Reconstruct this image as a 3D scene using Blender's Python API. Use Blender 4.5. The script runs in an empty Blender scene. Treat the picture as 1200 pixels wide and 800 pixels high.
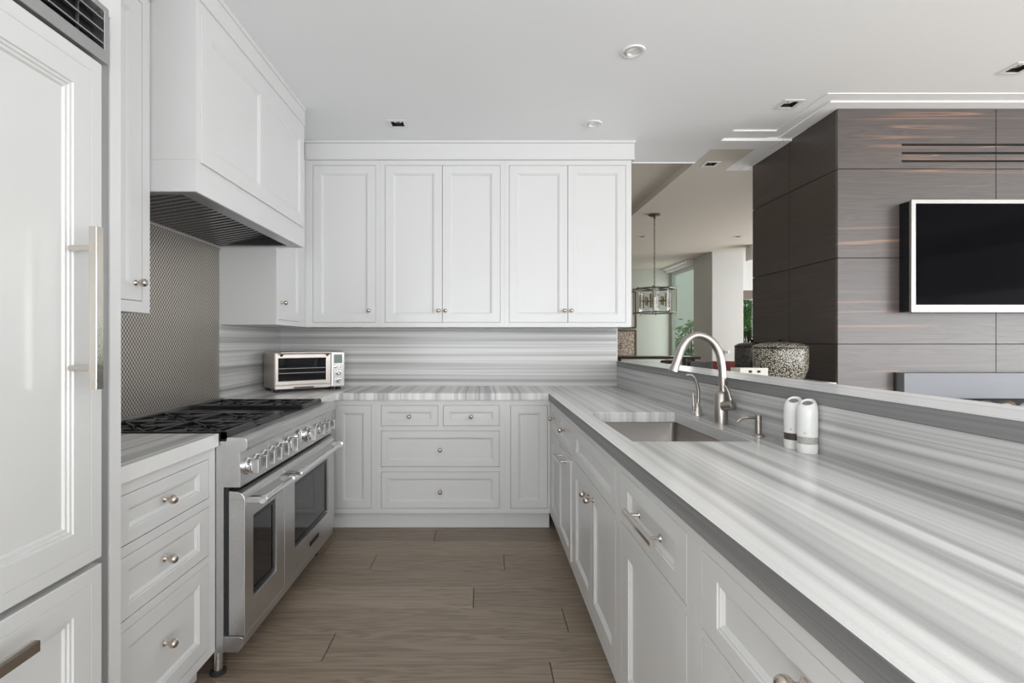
import bpy, bmesh, math, random
from mathutils import Vector, Matrix, Quaternion
PI = math.pi
random.seed(7)
scene = bpy.context.scene
COL = scene.collection

# ------------------------------------------------------------------ camera
CZ = 1.30
cam_d = bpy.data.cameras.new('camera'); cam = bpy.data.objects.new('camera', cam_d); COL.objects.link(cam)
cam.location = (0, 0, CZ); cam.rotation_euler = (PI/2, 0, 0)
cam_d.sensor_width = 36; cam_d.lens = 18.0; cam_d.shift_x = 34/1200; cam_d.clip_start = 0.02
scene.camera = cam
scene.view_settings.view_transform = 'Standard'; scene.view_settings.look = 'None'
scene.view_settings.gamma = 1; scene.view_settings.use_curve_mapping = False
scene.view_settings.exposure = -0.08

# ------------------------------------------------------------------ sky and daylight
world = bpy.data.worlds.new('sky'); scene.world = world; world.use_nodes = True
bg = world.node_tree.nodes['Background']; bg.inputs[0].default_value = (0.94, 0.97, 1.0, 1); bg.inputs[1].default_value = 0.9
def area(name, loc, rot, sx, sy, power, color=(1, 1, 1)):
    l = bpy.data.lights.new(name, 'AREA'); l.shape = 'RECTANGLE'; l.size = sx; l.size_y = sy; l.energy = power; l.color = color
    o = bpy.data.objects.new(name, l); COL.objects.link(o); o.location = loc; o.rotation_euler = rot
    return o
# window daylight; the rear kitchen and side dining lamps are added fill
UP = math.radians   # upward-tilted lamps are added fill to brighten the ceilings
def daylight(name, loc, turn, sx, sy, level, raised, color):
    if level > 0: area(name, loc, (PI/2, 0, turn), sx, sy, level, color)
    if raised > 0: area(name+'_up_fill', (loc[0]-0.02*math.sin(turn), loc[1]+0.02*math.cos(turn), loc[2]), (PI/2+UP(45), 0, turn), sx, sy*0.8, raised, color)
daylight('fill_rear_kitchen', (0.0, -3.05, 1.33), 0, 2.9, 2.4, 62, 90, (0.955, 0.98, 1.0))
daylight('daylight_rear_living', (4.0, -3.05, 1.33), 0, 4.4, 2.4, 88, 82, (0.955, 0.98, 1.0))
daylight('daylight_side_living', (6.30, -0.2, 1.33), PI/2, 5.4, 2.3, 66, 105, (0.955, 0.98, 1.0))
daylight('fill_side_dining', (6.30, 6.4, 1.33), PI/2, 3.4, 2.3, 70, 85, (0.98, 0.99, 1.0))
daylight('daylight_corner_dining', (3.70, 9.6, 1.4), PI/2, 1.0, 2.2, 12, 0, (0.97, 1.0, 0.97))

# ------------------------------------------------------------------ helpers
WL = {}
def empty(name, loc, label=None, cat=None, group=None, rz=0):
    o = bpy.data.objects.new(name, None); COL.objects.link(o); o.location = loc; o.rotation_euler = (0, 0, rz)
    o.empty_display_size = 0.05; WL[o.name] = Vector(loc)
    return tag(o, label, cat, group)
def tag(o, label=None, cat=None, group=None, kind=None):
    if label: o['label'] = label
    if cat: o['category'] = cat
    if group: o['group'] = group
    if kind: o['kind'] = kind
    return o
def obj(name, bm, mat, parent=None, smooth=False, bevel=0.0, local=False, label=None):
    bmesh.ops.remove_doubles(bm, verts=bm.verts, dist=1e-6)
    bmesh.ops.recalc_face_normals(bm, faces=bm.faces)
    me = bpy.data.meshes.new(name)
    off = Vector((0, 0, 0))
    if parent is not None and not local: off = WL[parent.name]
    if off.length > 0: bmesh.ops.translate(bm, verts=bm.verts, vec=-off)
    bm.to_mesh(me); bm.free()
    for m in (mat if isinstance(mat, (list, tuple)) else [mat]): me.materials.append(m)
    if smooth:
        for p in me.polygons: p.use_smooth = True
    o = bpy.data.objects.new(name, me); COL.objects.link(o)
    if parent is not None: o.parent = parent
    WL[o.name] = off.copy() if parent is not None else Vector((0, 0, 0))
    if bevel > 0:
        b = o.modifiers.new('bevel', 'BEVEL'); b.width = bevel; b.segments = 2; b.limit_method = 'ANGLE'; b.angle_limit = math.radians(40)
    if smooth == 'auto' or smooth is True:
        me.set_sharp_from_angle(angle=math.radians(35))
    if label: o['label'] = label
    return o
def struct(name, bm, mat, bevel=0):
    return tag(obj(name, bm, mat, bevel=bevel), kind='structure')
def B(): return bmesh.new()
def box(bm, x0, x1, y0, y1, z0, z1, M=None, mi=0):
    c = [(x0,y0,z0),(x1,y0,z0),(x1,y1,z0),(x0,y1,z0),(x0,y0,z1),(x1,y0,z1),(x1,y1,z1),(x0,y1,z1)]
    vs = [bm.verts.new(M(*p) if M else p) for p in c]
    for f in ((0,3,2,1),(4,5,6,7),(0,1,5,4),(1,2,6,5),(2,3,7,6),(3,0,4,7)):
        bm.faces.new([vs[i] for i in f]).material_index = mi
def boxes(*a):
    bm = B()
    for b in a: box(bm, *b)
    return bm
def loft(bm, loops, cap0=True, cap1=True, closed=True, mi=0):
    V = [[bm.verts.new(p) for p in l] for l in loops]
    n = len(V[0])
    for a, b in zip(V, V[1:]):
        for i in range(n if closed else n-1):
            j = (i+1) % n
            try: bm.faces.new((a[i], a[j], b[j], b[i])).material_index = mi
            except ValueError: pass
    if cap0: bm.faces.new(V[0][::-1]).material_index = mi
    if cap1: bm.faces.new(V[-1]).material_index = mi
def basis(axis):
    a = Vector(axis).normalized(); t = Vector((0, 0, 1)) if abs(a.z) < 0.9 else Vector((1, 0, 0))
    u = a.cross(t).normalized(); return u, a.cross(u).normalized(), a
def lathe(bm, org, axis, prof, seg=24, mi=0, squash=None):
    u, v, a = basis(axis); org = Vector(org); loops = []
    for r, h in prof:
        loops.append([org + a*h + (u*math.cos(2*PI*i/seg) + v*math.sin(2*PI*i/seg))*max(r, 1e-5) for i in range(seg)])
    loft(bm, loops, mi=mi)
def cyl(bm, p0, p1, r, seg=16, r1=None, mi=0):
    p0 = Vector(p0); d = Vector(p1)-p0
    lathe(bm, p0, d, [(r, 0), (r if r1 is None else r1, d.length)], seg, mi)
def tube(bm, pts, rad, seg=14, mi=0, closed=False):
    pts = [Vector(p) for p in pts]; n = len(pts)
    rad = [rad]*n if not isinstance(rad, (list, tuple)) else rad
    loops = []; u = None
    for i, p in enumerate(pts):
        if closed: t = (pts[(i+1) % n]-pts[i-1]).normalized()
        else: t = (pts[min(i+1, n-1)]-pts[max(i-1, 0)]).normalized()
        if u is None: u, v, _ = basis(t)
        else:
            u = (u - t*u.dot(t)).normalized(); v = t.cross(u)
        v = t.cross(u)
        loops.append([p + (u*math.cos(2*PI*k/seg)+v*math.sin(2*PI*k/seg))*rad[i] for k in range(seg)])
    if closed: loops.append(loops[0]); loft(bm, loops, False, False, mi=mi)
    else: loft(bm, loops, mi=mi)
def smooth_path(ctrl, n=8):
    P = [Vector(c) for c in ctrl]; P = [2*P[0]-P[1]] + P + [2*P[-1]-P[-2]]; out = []
    for i in range(1, len(P)-2):
        for k in range(n):
            t = k/n; a, b, c, d = P[i-1], P[i], P[i+1], P[i+2]
            out.append(0.5*((2*b)+(c-a)*t+(2*a-5*b+4*c-d)*t*t+(3*b-a-3*c+d)*t**3))
    out.append(P[-2]); return out
def cells(bm, us, vs, filled, n0, n1, M, mi=0):
    """a plate with holes: grid us x vs, thickness n0..n1, only boundary faces"""
    nu, nv = len(us)-1, len(vs)-1
    F = [[bool(filled((us[i]+us[i+1])/2, (vs[j]+vs[j+1])/2)) for j in range(nv)] for i in range(nu)]
    g = lambda i, j: 0 <= i < nu and 0 <= j < nv and F[i][j]
    def q(*p): bm.faces.new([bm.verts.new(M(*c)) for c in p]).material_index = mi
    for i in range(nu):
        for j in range(nv):
            if not F[i][j]: continue
            a, b, c, d = us[i], us[i+1], vs[j], vs[j+1]
            q((a,c,n1),(b,c,n1),(b,d,n1),(a,d,n1)); q((a,c,n0),(a,d,n0),(b,d,n0),(b,c,n0))
            if not g(i-1,j): q((a,c,n0),(a,c,n1),(a,d,n1),(a,d,n0))
            if not g(i+1,j): q((b,c,n0),(b,d,n0),(b,d,n1),(b,c,n1))
            if not g(i,j-1): q((a,c,n0),(b,c,n0),(b,c,n1),(a,c,n1))
            if not g(i,j+1): q((a,d,n0),(a,d,n1),(b,d,n1),(b,d,n0))
def grid(base, holes):
    """break lines and a filled() test for a rectangle base=(u0,u1,v0,v1) less rectangular holes"""
    us = sorted(set([round(x, 5) for x in [base[0], base[1]] + [h[0] for h in holes] + [h[1] for h in holes] if base[0]-1e-6 <= x <= base[1]+1e-6]))
    vs = sorted(set([round(x, 5) for x in [base[2], base[3]] + [h[2] for h in holes] + [h[3] for h in holes] if base[2]-1e-6 <= x <= base[3]+1e-6]))
    return us, vs, lambda u, v: not any(h[0] < u < h[1] and h[2] < v < h[3] for h in holes)
def plate(base, holes, n0, n1, M):
    bm = B(); us, vs, f = grid(base, holes); cells(bm, us, vs, f, n0, n1, M); return bm
XY = lambda u, v, n: (u, v, n)
def face(kind, c):
    if kind == '+X': return lambda u, v, n: (c+n, u, v)
    if kind == '-X': return lambda u, v, n: (c-n, u, v)
    if kind == '-Y': return lambda u, v, n: (u, c-n, v)

# ------------------------------------------------------------------ materials
def newmat(name):
    m = bpy.data.materials.new(name); m.use_nodes = True
    return m, m.node_tree.nodes, m.node_tree.links, m.node_tree.nodes['Principled BSDF']
def simple(name, col, rough=0.5, metal=0.0, coat=0.0, spec=0.5, var=0.0, vscale=8, aniso=None, alpha=1, trans=0):
    m, N, L, p = newmat(name)
    p.inputs['Base Color'].default_value = (*col, 1); p.inputs['Roughness'].default_value = rough
    p.inputs['Metallic'].default_value = metal; p.inputs['Coat Weight'].default_value = coat
    p.inputs['Coat Roughness'].default_value = 0.08
    p.inputs['Specular IOR Level'].default_value = spec; p.inputs['Transmission Weight'].default_value = trans
    if var > 0:
        tc = N.new('ShaderNodeTexCoord'); mp = N.new('ShaderNodeMapping'); nz = N.new('ShaderNodeTexNoise')
        mp.inputs['Scale'].default_value = aniso or (1, 1, 1)
        nz.inputs['Scale'].default_value = vscale; nz.inputs['Detail'].default_value = 4
        mr = N.new('ShaderNodeMapRange'); mr.inputs['To Min'].default_value = 1-var; mr.inputs['To Max'].default_value = 1+var
        mx = N.new('ShaderNodeVectorMath'); mx.operation = 'SCALE'; mx.inputs[0].default_value = col
        L.new(tc.outputs['Object'], mp.inputs[0]); L.new(mp.outputs[0], nz.inputs['Vector']); L.new(nz.outputs[0], mr.inputs[0])
        L.new(mr.outputs[0], mx.inputs['Scale']); L.new(mx.outputs[0], p.inputs['Base Color'])
        mr2 = N.new('ShaderNodeMapRange'); mr2.inputs['To Min'].default_value = max(rough-0.05, 0.02); mr2.inputs['To Max'].default_value = rough+0.06
        L.new(nz.outputs[0], mr2.inputs[0]); L.new(mr2.outputs[0], p.inputs['Roughness'])
    return m
def ramp(N, stops, interp='LINEAR'):
    r = N.new('ShaderNodeValToRGB'); r.color_ramp.interpolation = interp
    while len(r.color_ramp.elements) < len(stops): r.color_ramp.elements.new(0.5)
    for e, (pos, c) in zip(r.color_ramp.elements, stops):
        e.position = pos; e.color = (c, c, c, 1) if isinstance(c, float) else (*c, 1)
    return r
def marble(name, axis, tint=1.0, rough=0.22, contrast=1.0, cols=((0.72, 0.715, 0.70), (0.36, 0.36, 0.355), (0.12, 0.13, 0.14)), fade=None, lines=0.55, low=0.55, bs=8):
    """striped marble: bands vary along one axis of the slab and run along the others"""
    m, N, L, p = newmat(name)
    tc = N.new('ShaderNodeTexCoord'); sx = N.new('ShaderNodeSeparateXYZ'); L.new(tc.outputs['Object'], sx.inputs[0])
    wz = N.new('ShaderNodeTexNoise'); wz.inputs['Scale'].default_value = 0.8; wz.inputs['Detail'].default_value = 2
    L.new(tc.outputs['Object'], wz.inputs['Vector'])
    ws = N.new('ShaderNodeMath'); ws.operation = 'MULTIPLY_ADD'; ws.inputs[1].default_value = 0.030 if axis == 'X' else 0.012; L.new(wz.outputs[0], ws.inputs[0])
    L.new(sx.outputs[axis], ws.inputs[2])
    # across the stripes -> ws ; along the stripes very slow
    run = N.new('ShaderNodeMath'); run.operation = 'ADD'
    L.new(sx.outputs['Y'], run.inputs[0]); L.new(sx.outputs['X' if axis == 'Z' else 'Z'], run.inputs[1])
    rs = N.new('ShaderNodeMath'); rs.operation = 'MULTIPLY'; rs.inputs[1].default_value = 0.006; L.new(run.outputs[0], rs.inputs[0])
    cb = N.new('ShaderNodeCombineXYZ'); L.new(ws.outputs[0], cb.inputs[0]); L.new(rs.outputs[0], cb.inputs[1])
    def nz(scale, detail, off, rough_=0.5):
        mp = N.new('ShaderNodeMapping'); mp.inputs['Location'].default_value = (off, off*0.37, 0); L.new(cb.outputs[0], mp.inputs[0])
        n = N.new('ShaderNodeTexNoise'); n.inputs['Scale'].default_value = scale; n.inputs['Detail'].default_value = detail
        n.inputs['Roughness'].default_value = rough_; L.new(mp.outputs[0], n.inputs['Vector']); return n
    broad = nz(bs, 2.0, 3.1); fine = nz(bs*2.6, 2.5, 8.4, 0.55); line = nz(bs*1.3, 1.5, 12.7)
    light, mid, dark = cols
    light = tuple(c*tint for c in light); mid = tuple(c*tint for c in mid); dark = tuple(c*tint for c in dark)
    r1 = ramp(N, [(0.34, mid), (0.42, tuple((a*.35+b*.65) for a, b in zip(mid, light))), (0.52, light)]); L.new(broad.outputs[0], r1.inputs[0])
    r2 = ramp(N, [(0.34, low), (0.45, 0.5+low*0.5), (0.58, 1.04)]); L.new(fine.outputs[0], r2.inputs[0])
    r3 = ramp(N, [(0.455, 0.0), (0.492, 0.8), (0.502, 0.15), (0.535, 0.0)]); L.new(line.outputs[0], r3.inputs[0])
    md = nz(bs*0.9, 2, 31.3); r4 = ramp(N, [(0.42, 0.12), (0.58, 1.0)]); L.new(md.outputs[0], r4.inputs[0])
    lm = N.new('ShaderNodeMath'); lm.operation = 'MULTIPLY'; L.new(r3.outputs[0], lm.inputs[0]); L.new(r4.outputs[0], lm.inputs[1])
    mul = N.new('ShaderNodeMix'); mul.data_type = 'RGBA'; mul.blend_type = 'MULTIPLY'; mul.inputs[0].default_value = contrast
    L.new(r1.outputs[0], mul.inputs[6]); L.new(r2.outputs[0], mul.inputs[7])
    lf = N.new('ShaderNodeMath'); lf.operation = 'MULTIPLY'; lf.inputs[1].default_value = lines*contrast; L.new(lm.outputs[0], lf.inputs[0])
    mx = N.new('ShaderNodeMix'); mx.data_type = 'RGBA'; L.new(lf.outputs[0], mx.inputs[0]); L.new(mul.outputs[2], mx.inputs[6]); mx.inputs[7].default_value = (*dark, 1)
    cr = N.new('ShaderNodeTexNoise'); cr.inputs['Scale'].default_value = 260; cr.inputs['Detail'].default_value = 2; L.new(tc.outputs['Object'], cr.inputs['Vector'])
    cm = N.new('ShaderNodeMapRange'); cm.inputs['To Min'].default_value = 0.93; cm.inputs['To Max'].default_value = 1.06; L.new(cr.outputs[0], cm.inputs[0])
    sc = N.new('ShaderNodeVectorMath'); sc.operation = 'SCALE'; L.new(mx.outputs[2], sc.inputs[0]); L.new(cm.outputs[0], sc.inputs['Scale'])
    out = sc.outputs[0]
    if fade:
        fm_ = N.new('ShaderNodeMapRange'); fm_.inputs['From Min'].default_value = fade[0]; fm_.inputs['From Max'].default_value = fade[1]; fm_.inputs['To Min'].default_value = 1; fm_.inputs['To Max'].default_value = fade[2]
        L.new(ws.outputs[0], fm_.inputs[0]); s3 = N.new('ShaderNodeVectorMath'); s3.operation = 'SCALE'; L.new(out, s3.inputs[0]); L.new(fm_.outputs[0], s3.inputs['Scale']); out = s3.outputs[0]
    L.new(out, p.inputs['Base Color']); p.inputs['Roughness'].default_value = rough
    return m
def wood(name, dark, mid, light, along, rough, figure=None, rand=False, coat=0.0):
    """grain runs along 'along' (X or Y); figure = colour of bright cathedral streaks"""
    m, N, L, p = newmat(name)
    tc = N.new('ShaderNodeTexCoord'); src = tc.outputs['Object']
    if rand:
        at = N.new('ShaderNodeAttribute'); at.attribute_name = 'plank'
        vm = N.new('ShaderNodeVectorMath'); vm.operation = 'MULTIPLY_ADD'; vm.inputs[1].default_value = (13.0, 7.0, 3.0)
        L.new(at.outputs['Color'], vm.inputs[0]); L.new(src, vm.inputs[2]); src = vm.outputs[0]
    sc = {'X': ((0.55, 9, 9), (1.2, 70, 70)), 'Y': ((9, 0.55, 9), (70, 1.2, 70))}[along]
    def nz(s, scale, detail, dist=0):
        mp = N.new('ShaderNodeMapping'); mp.inputs['Scale'].default_value = s; L.new(src, mp.inputs[0])
        n = N.new('ShaderNodeTexNoise'); n.inputs['Scale'].default_value = scale; n.inputs['Detail'].default_value = detail
        n.inputs['Distortion'].default_value = dist; L.new(mp.outputs[0], n.inputs['Vector']); return n
    a = nz(sc[0], 1.6, 3, 0.6); b = nz(sc[1], 1.5, 4)
    # growth rings: contour lines of the slow noise
    ml = N.new('ShaderNodeMath'); ml.operation = 'MULTIPLY'; ml.inputs[1].default_value = 11; L.new(a.outputs[0], ml.inputs[0])
    fr = N.new('ShaderNodeMath'); fr.operation = 'PINGPONG'; fr.inputs[1].default_value = 0.5; L.new(ml.outputs[0], fr.inputs[0])
    r1 = ramp(N, [(0.0, dark), (0.14, mid), (0.45, light)]); 
    mr = N.new('ShaderNodeMath'); mr.operation = 'MULTIPLY_ADD'; mr.inputs[1].default_value = 0.80 if rand else 0.55
    L.new(fr.outputs[0], mr.inputs[0]); bb = N.new('ShaderNodeMath'); bb.operation = 'MULTIPLY'; bb.inputs[1].default_value = 0.32 if rand else 0.45
    L.new(b.outputs[0], bb.inputs[0]); L.new(bb.outputs[0], mr.inputs[2]); L.new(mr.outputs[0], r1.inputs[0])
    out = r1.outputs[0]
    if rand:
        mm = N.new('ShaderNodeMapRange'); mm.inputs['To Min'].default_value = 0.86; mm.inputs['To Max'].default_value = 1.08
        sp = N.new('ShaderNodeSeparateColor'); L.new(at.outputs['Color'], sp.inputs[0]); L.new(sp.outputs[0], mm.inputs[0])
        s2 = N.new('ShaderNodeVectorMath'); s2.operation = 'SCALE'; L.new(out, s2.inputs[0]); L.new(mm.outputs[0], s2.inputs['Scale']); out = s2.outputs[0]
    if figure:
        f = nz((0.26, 9, 13) if along == 'X' else (9, 0.26, 13), 1.1, 1.0, 0.15)
        rf = ramp(N, [(0.475, 0.0), (0.482, 0.8), (0.490, 0.0), (0.520, 0.7), (0.529, 0.0)]); L.new(f.outputs[0], rf.inputs[0])
        g = nz((0.8, 0.8, 3.6), 1.3, 1); rg = ramp(N, [(0.50, 0.0), (0.64, 0.7)]); L.new(g.outputs[0], rg.inputs[0])
        mu = N.new('ShaderNodeMath'); mu.operation = 'MULTIPLY'; L.new(rf.outputs[0], mu.inputs[0]); L.new(rg.outputs[0], mu.inputs[1])
        mf = N.new('ShaderNodeMix'); mf.data_type = 'RGBA'; L.new(mu.outputs[0], mf.inputs[0]); L.new(out, mf.inputs[6]); mf.inputs[7].default_value = (*figure, 1); out = mf.outputs[2]
    L.new(out, p.inputs['Base Color']); p.inputs['Roughness'].default_value = rough; p.inputs['Coat Weight'].default_value = coat; p.inputs['Coat Roughness'].default_value = 0.25
    bp = N.new('ShaderNodeBump'); bp.inputs['Strength'].default_value = 0.12; bp.inputs['Distance'].default_value = 0.002; L.new(b.outputs[0], bp.inputs['Height']); L.new(bp.outputs[0], p.inputs['Normal'])
    return m
def hextile(name):
    """small metal buttons in staggered rows (vertical splashback facing +X)"""
    m, N, L, p = newmat(name)
    tc = N.new('ShaderNodeTexCoord'); sx = N.new('ShaderNodeSeparateXYZ'); L.new(tc.outputs['Object'], sx.inputs[0])
    a, b = 0.0205, 0.0250
    def M2(op, i0, i1=None):
        n = N.new('ShaderNodeMath'); n.operation = op
        for k, i in enumerate((i0, i1)):
            if i is None: continue
            if isinstance(i, (int, float)): n.inputs[k].default_value = i
            else: L.new(i, n.inputs[k])
        return n.outputs[0]
    u = M2('DIVIDE', sx.outputs['Y'], a); v = M2('DIVIDE', sx.outputs['Z'], b)
    def dist(o):
        du = M2('MULTIPLY', M2('SUBTRACT', M2('FRACT', M2('ADD', u, o)), 0.5), a)
        dv = M2('MULTIPLY', M2('SUBTRACT', M2('FRACT', M2('ADD', v, o)), 0.5), b*0.86)
        return M2('SQRT', M2('ADD', M2('MULTIPLY', du, du), M2('MULTIPLY', dv, dv)))
    d = M2('MINIMUM', dist(0.0), dist(0.5))
    rr = ramp(N, [(0.0, 1.0), (0.55, 0.95), (0.80, 0.0)]); L.new(M2('DIVIDE', d, 0.0098), rr.inputs[0])
    mx = N.new('ShaderNodeMix'); mx.data_type = 'RGBA'; L.new(rr.outputs[0], mx.inputs[0])
    mx.inputs[6].default_value = (0.030, 0.026, 0.023, 1); mx.inputs[7].default_value = (0.72, 0.67, 0.61, 1)
    L.new(mx.outputs[2], p.inputs['Base Color'])
    mt = N.new('ShaderNodeMath'); mt.operation = 'MULTIPLY'; mt.inputs[1].default_value = 0.9; L.new(rr.outputs[0], mt.inputs[0]); L.new(mt.outputs[0], p.inputs['Metallic'])
    p.inputs['Roughness'].default_value = 0.38
    bp = N.new('ShaderNodeBump'); bp.inputs['Strength'].default_value = 0.7; bp.inputs['Distance'].default_value = 0.002; L.new(rr.outputs[0], bp.inputs['Height']); L.new(bp.outputs[0], p.inputs['Normal'])
    return m
def glass(name, tint=(1, 1, 1), fac=0.9, rough=0.02):
    m, N, L, p = newmat(name); out = N['Material Output']
    tr = N.new('ShaderNodeBsdfTransparent'); tr.inputs[0].default_value = (*tint, 1)
    gl = N.new('ShaderNodeBsdfGlossy'); gl.inputs['Roughness'].default_value = rough
    mx = N.new('ShaderNodeMixShader'); mx.inputs[0].default_value = 1-fac
    L.new(tr.outputs[0], mx.inputs[1]); L.new(gl.outputs[0], mx.inputs[2]); L.new(mx.outputs[0], out.inputs[0])
    return m
def speckle(name, c0=(0.035, 0.028, 0.024), c1=(0.62, 0.58, 0.47)):
    m, N, L, p = newmat(name)
    tc = N.new('ShaderNodeTexCoord'); v = N.new('ShaderNodeTexVoronoi'); v.feature = 'DISTANCE_TO_EDGE'; v.inputs['Scale'].default_value = 105
    L.new(tc.outputs['Object'], v.inputs['Vector'])
    r = ramp(N, [(0.0, c0), (0.13, c0), (0.22, c1)]); L.new(v.outputs[0], r.inputs[0])
    L.new(r.outputs[0], p.inputs['Base Color']); p.inputs['Roughness'].default_value = 0.25
    return m
def branches(name):
    m, N, L, p = newmat(name)
    tc = N.new('ShaderNodeTexCoord'); v = N.new('ShaderNodeTexVoronoi'); v.feature = 'DISTANCE_TO_EDGE'; v.inputs['Scale'].default_value = 14
    nz = N.new('ShaderNodeTexNoise'); nz.inputs['Scale'].default_value = 9; nz.inputs['Detail'].default_value = 4
    mx0 = N.new('ShaderNodeMix'); mx0.data_type = 'RGBA'; mx0.inputs[0].default_value = 0.12; L.new(tc.outputs['Object'], mx0.inputs[6]); L.new(nz.outputs[1], mx0.inputs[7])
    L.new(tc.outputs['Object'], nz.inputs['Vector']); L.new(mx0.outputs[2], v.inputs['Vector'])
    r = ramp(N, [(0.02, (0.22, 0.15, 0.11)), (0.10, (0.68, 0.58, 0.50))]); L.new(v.outputs[0], r.inputs[0]); L.new(r.outputs[0], p.inputs['Base Color'])
    return m

WHITE = simple('white_lacquer', (0.705, 0.705, 0.70), 0.28, coat=0.10, spec=0.32)
FRIDGE_WHITE = simple('gloss_white_lacquer', (0.63, 0.63, 0.62), 0.14, coat=0.2, spec=0.25)
CEIL = simple('ceiling_paint', (0.91, 0.92, 0.93), 0.85)
CEIL_LIV = simple('living_ceiling_paint', (0.92, 0.92, 0.915), 0.85)
BEIGE = simple('beige_paint', (0.69, 0.635, 0.56), 0.8)
WALLP = simple('wall_paint', (0.74, 0.74, 0.72), 0.8)
WALLG = simple('pale_green_grey_paint', (0.60, 0.62, 0.57), 0.8)
COLP = simple('column_paint', (0.68, 0.68, 0.66), 0.7)
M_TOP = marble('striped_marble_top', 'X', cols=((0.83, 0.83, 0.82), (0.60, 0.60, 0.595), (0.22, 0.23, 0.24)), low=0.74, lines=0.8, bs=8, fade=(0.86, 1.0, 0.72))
M_LEDGE = marble('pale_marble_ledge', 'X', cols=((0.92, 0.92, 0.93), (0.78, 0.78, 0.80), (0.45, 0.46, 0.48)), low=0.85, lines=0.4)
M_VERT = marble('striped_marble_upright', 'Z', bs=17, low=0.6, cols=((0.66, 0.66, 0.65), (0.32, 0.32, 0.315), (0.09, 0.095, 0.10)))
M_EDGE = marble('grey_marble_edge', 'Z', rough=0.45, contrast=0.7, bs=22, cols=((0.26, 0.26, 0.26), (0.17, 0.17, 0.175), (0.05, 0.05, 0.055)))
M_SPLASH = marble('striped_marble_splash', 'Z', tint=1.0, rough=0.3, low=0.62, bs=13, cols=((0.74, 0.735, 0.72), (0.34, 0.34, 0.335), (0.13, 0.13, 0.135)))
FLOOR = wood('oak_floor', (0.080, 0.055, 0.036), (0.225, 0.170, 0.122), (0.335, 0.265, 0.200), 'X', 0.42, rand=True)
JOINT = simple('floor_joint', (0.045, 0.034, 0.026), 0.8)
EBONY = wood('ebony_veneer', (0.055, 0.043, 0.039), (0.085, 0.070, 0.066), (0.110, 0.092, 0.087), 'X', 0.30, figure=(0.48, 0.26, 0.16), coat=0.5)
EBONY_SIDE_SHADE = wood('ebony_veneer_side_shaded', (0.026, 0.019, 0.016), (0.040, 0.029, 0.024), (0.055, 0.041, 0.034), 'Y', 0.36, figure=(0.12, 0.08, 0.055), coat=0.15)  # same veneer, shade of the side face put into darker colours
STEEL = simple('brushed_steel', (0.60, 0.60, 0.60), 0.30, 1.0, var=0.10, vscale=2, aniso=(60, 2, 60))
STEEL_D = simple('sink_steel', (0.46, 0.43, 0.41), 0.34, 1.0, var=0.06, vscale=3, aniso=(3, 3, 80))
HOOD_STEEL = simple('hood_steel', (0.36, 0.36, 0.37), 0.30, 1.0)
BAFFLE = simple('baffle_steel', (0.22, 0.22, 0.23), 0.24, 1.0)
CHROME = simple('polished_chrome', (0.80, 0.80, 0.80), 0.07, 1.0)
NICKEL = simple('satin_nickel', (0.60, 0.53, 0.47), 0.22, 1.0)
NICKEL_P = simple('polished_nickel', (0.66, 0.62, 0.57), 0.12, 1.0)
BRUSHN = simple('brushed_nickel_faucet', (0.42, 0.385, 0.355), 0.33, 1.0)
IRON = simple('cast_iron', (0.016, 0.016, 0.017), 0.30, 0.0, spec=0.5)
BLACK = simple('black_enamel', (0.008, 0.008, 0.009), 0.25, spec=0.3)
BLACKM = simple('matt_black', (0.015, 0.015, 0.016), 0.6)
OVENGL = simple('oven_glass', (0.012, 0.012, 0.014), 0.04, spec=0.5)
SCREEN = simple('screen_glass', (0.003, 0.003, 0.004), 0.07, spec=0.02)
TOAST = simple('champagne_steel', (0.62, 0.57, 0.53), 0.36, 1.0, var=0.08, vscale=3, aniso=(2, 2, 60))
LCD = simple('grey_green_lcd', (0.20, 0.25, 0.22), 0.2)
PLW = simple('white_plastic', (0.80, 0.80, 0.78), 0.28)
PEPPER = simple('peppercorns', (0.07, 0.045, 0.035), 0.5, var=0.7, vscale=220)
SALT = simple('salt_crystals', (0.42, 0.40, 0.38), 0.4, var=0.5, vscale=180)
CLEAR = glass('clear_glass', (0.97, 0.98, 0.97), 0.9)
GREENGL = glass('pale_green_glass', (0.93, 0.98, 0.94), 0.95)
TILE = hextile('metal_button_tile')
POT = speckle('speckled_ceramic')
POT_SHADE = speckle('shaded_speckled_ceramic', (0.012, 0.010, 0.009), (0.13, 0.115, 0.09))  # same jar ceramic with shade put into its colours
PRINT = branches('branch_print')
BRONZE = simple('aged_brass', (0.30, 0.22, 0.13), 0.35, 0.9)
CHAND = simple('chandelier_metal', (0.20, 0.17, 0.135), 0.35, 0.9)
DKWOOD = simple('dark_stained_wood', (0.05, 0.038, 0.032), 0.35, var=0.2, vscale=5, aniso=(1, 12, 12))
DKFAB = simple('dark_brown_upholstery', (0.07, 0.05, 0.045), 0.8, var=0.2, vscale=40)
GRFAB = simple('grey_upholstery', (0.26, 0.26, 0.27), 0.8, var=0.3, vscale=30)
REDFAB = simple('red_patterned_upholstery', (0.42, 0.13, 0.10), 0.8, var=0.8, vscale=28)
HEARTH = simple('satin_grey_metal', (0.20, 0.205, 0.22), 0.45, 0.3)
STONE = simple('pale_pebble', (0.62, 0.58, 0.52), 0.6, var=0.2, vscale=15)
STONE_D = simple('brown_pebble', (0.16, 0.12, 0.09), 0.6, var=0.3, vscale=15)
LEAF = simple('leaf_green', (0.20, 0.42, 0.14), 0.45, var=0.5, vscale=12)
LEAF2 = simple('pale_leaf_green', (0.40, 0.56, 0.34), 0.45, var=0.4, vscale=10)
PAVE = simple('garden_paving', (0.45, 0.44, 0.41), 0.8, var=0.2)
TRAYW = simple('pale_painted_wood', (0.66, 0.64, 0.58), 0.5)
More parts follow.
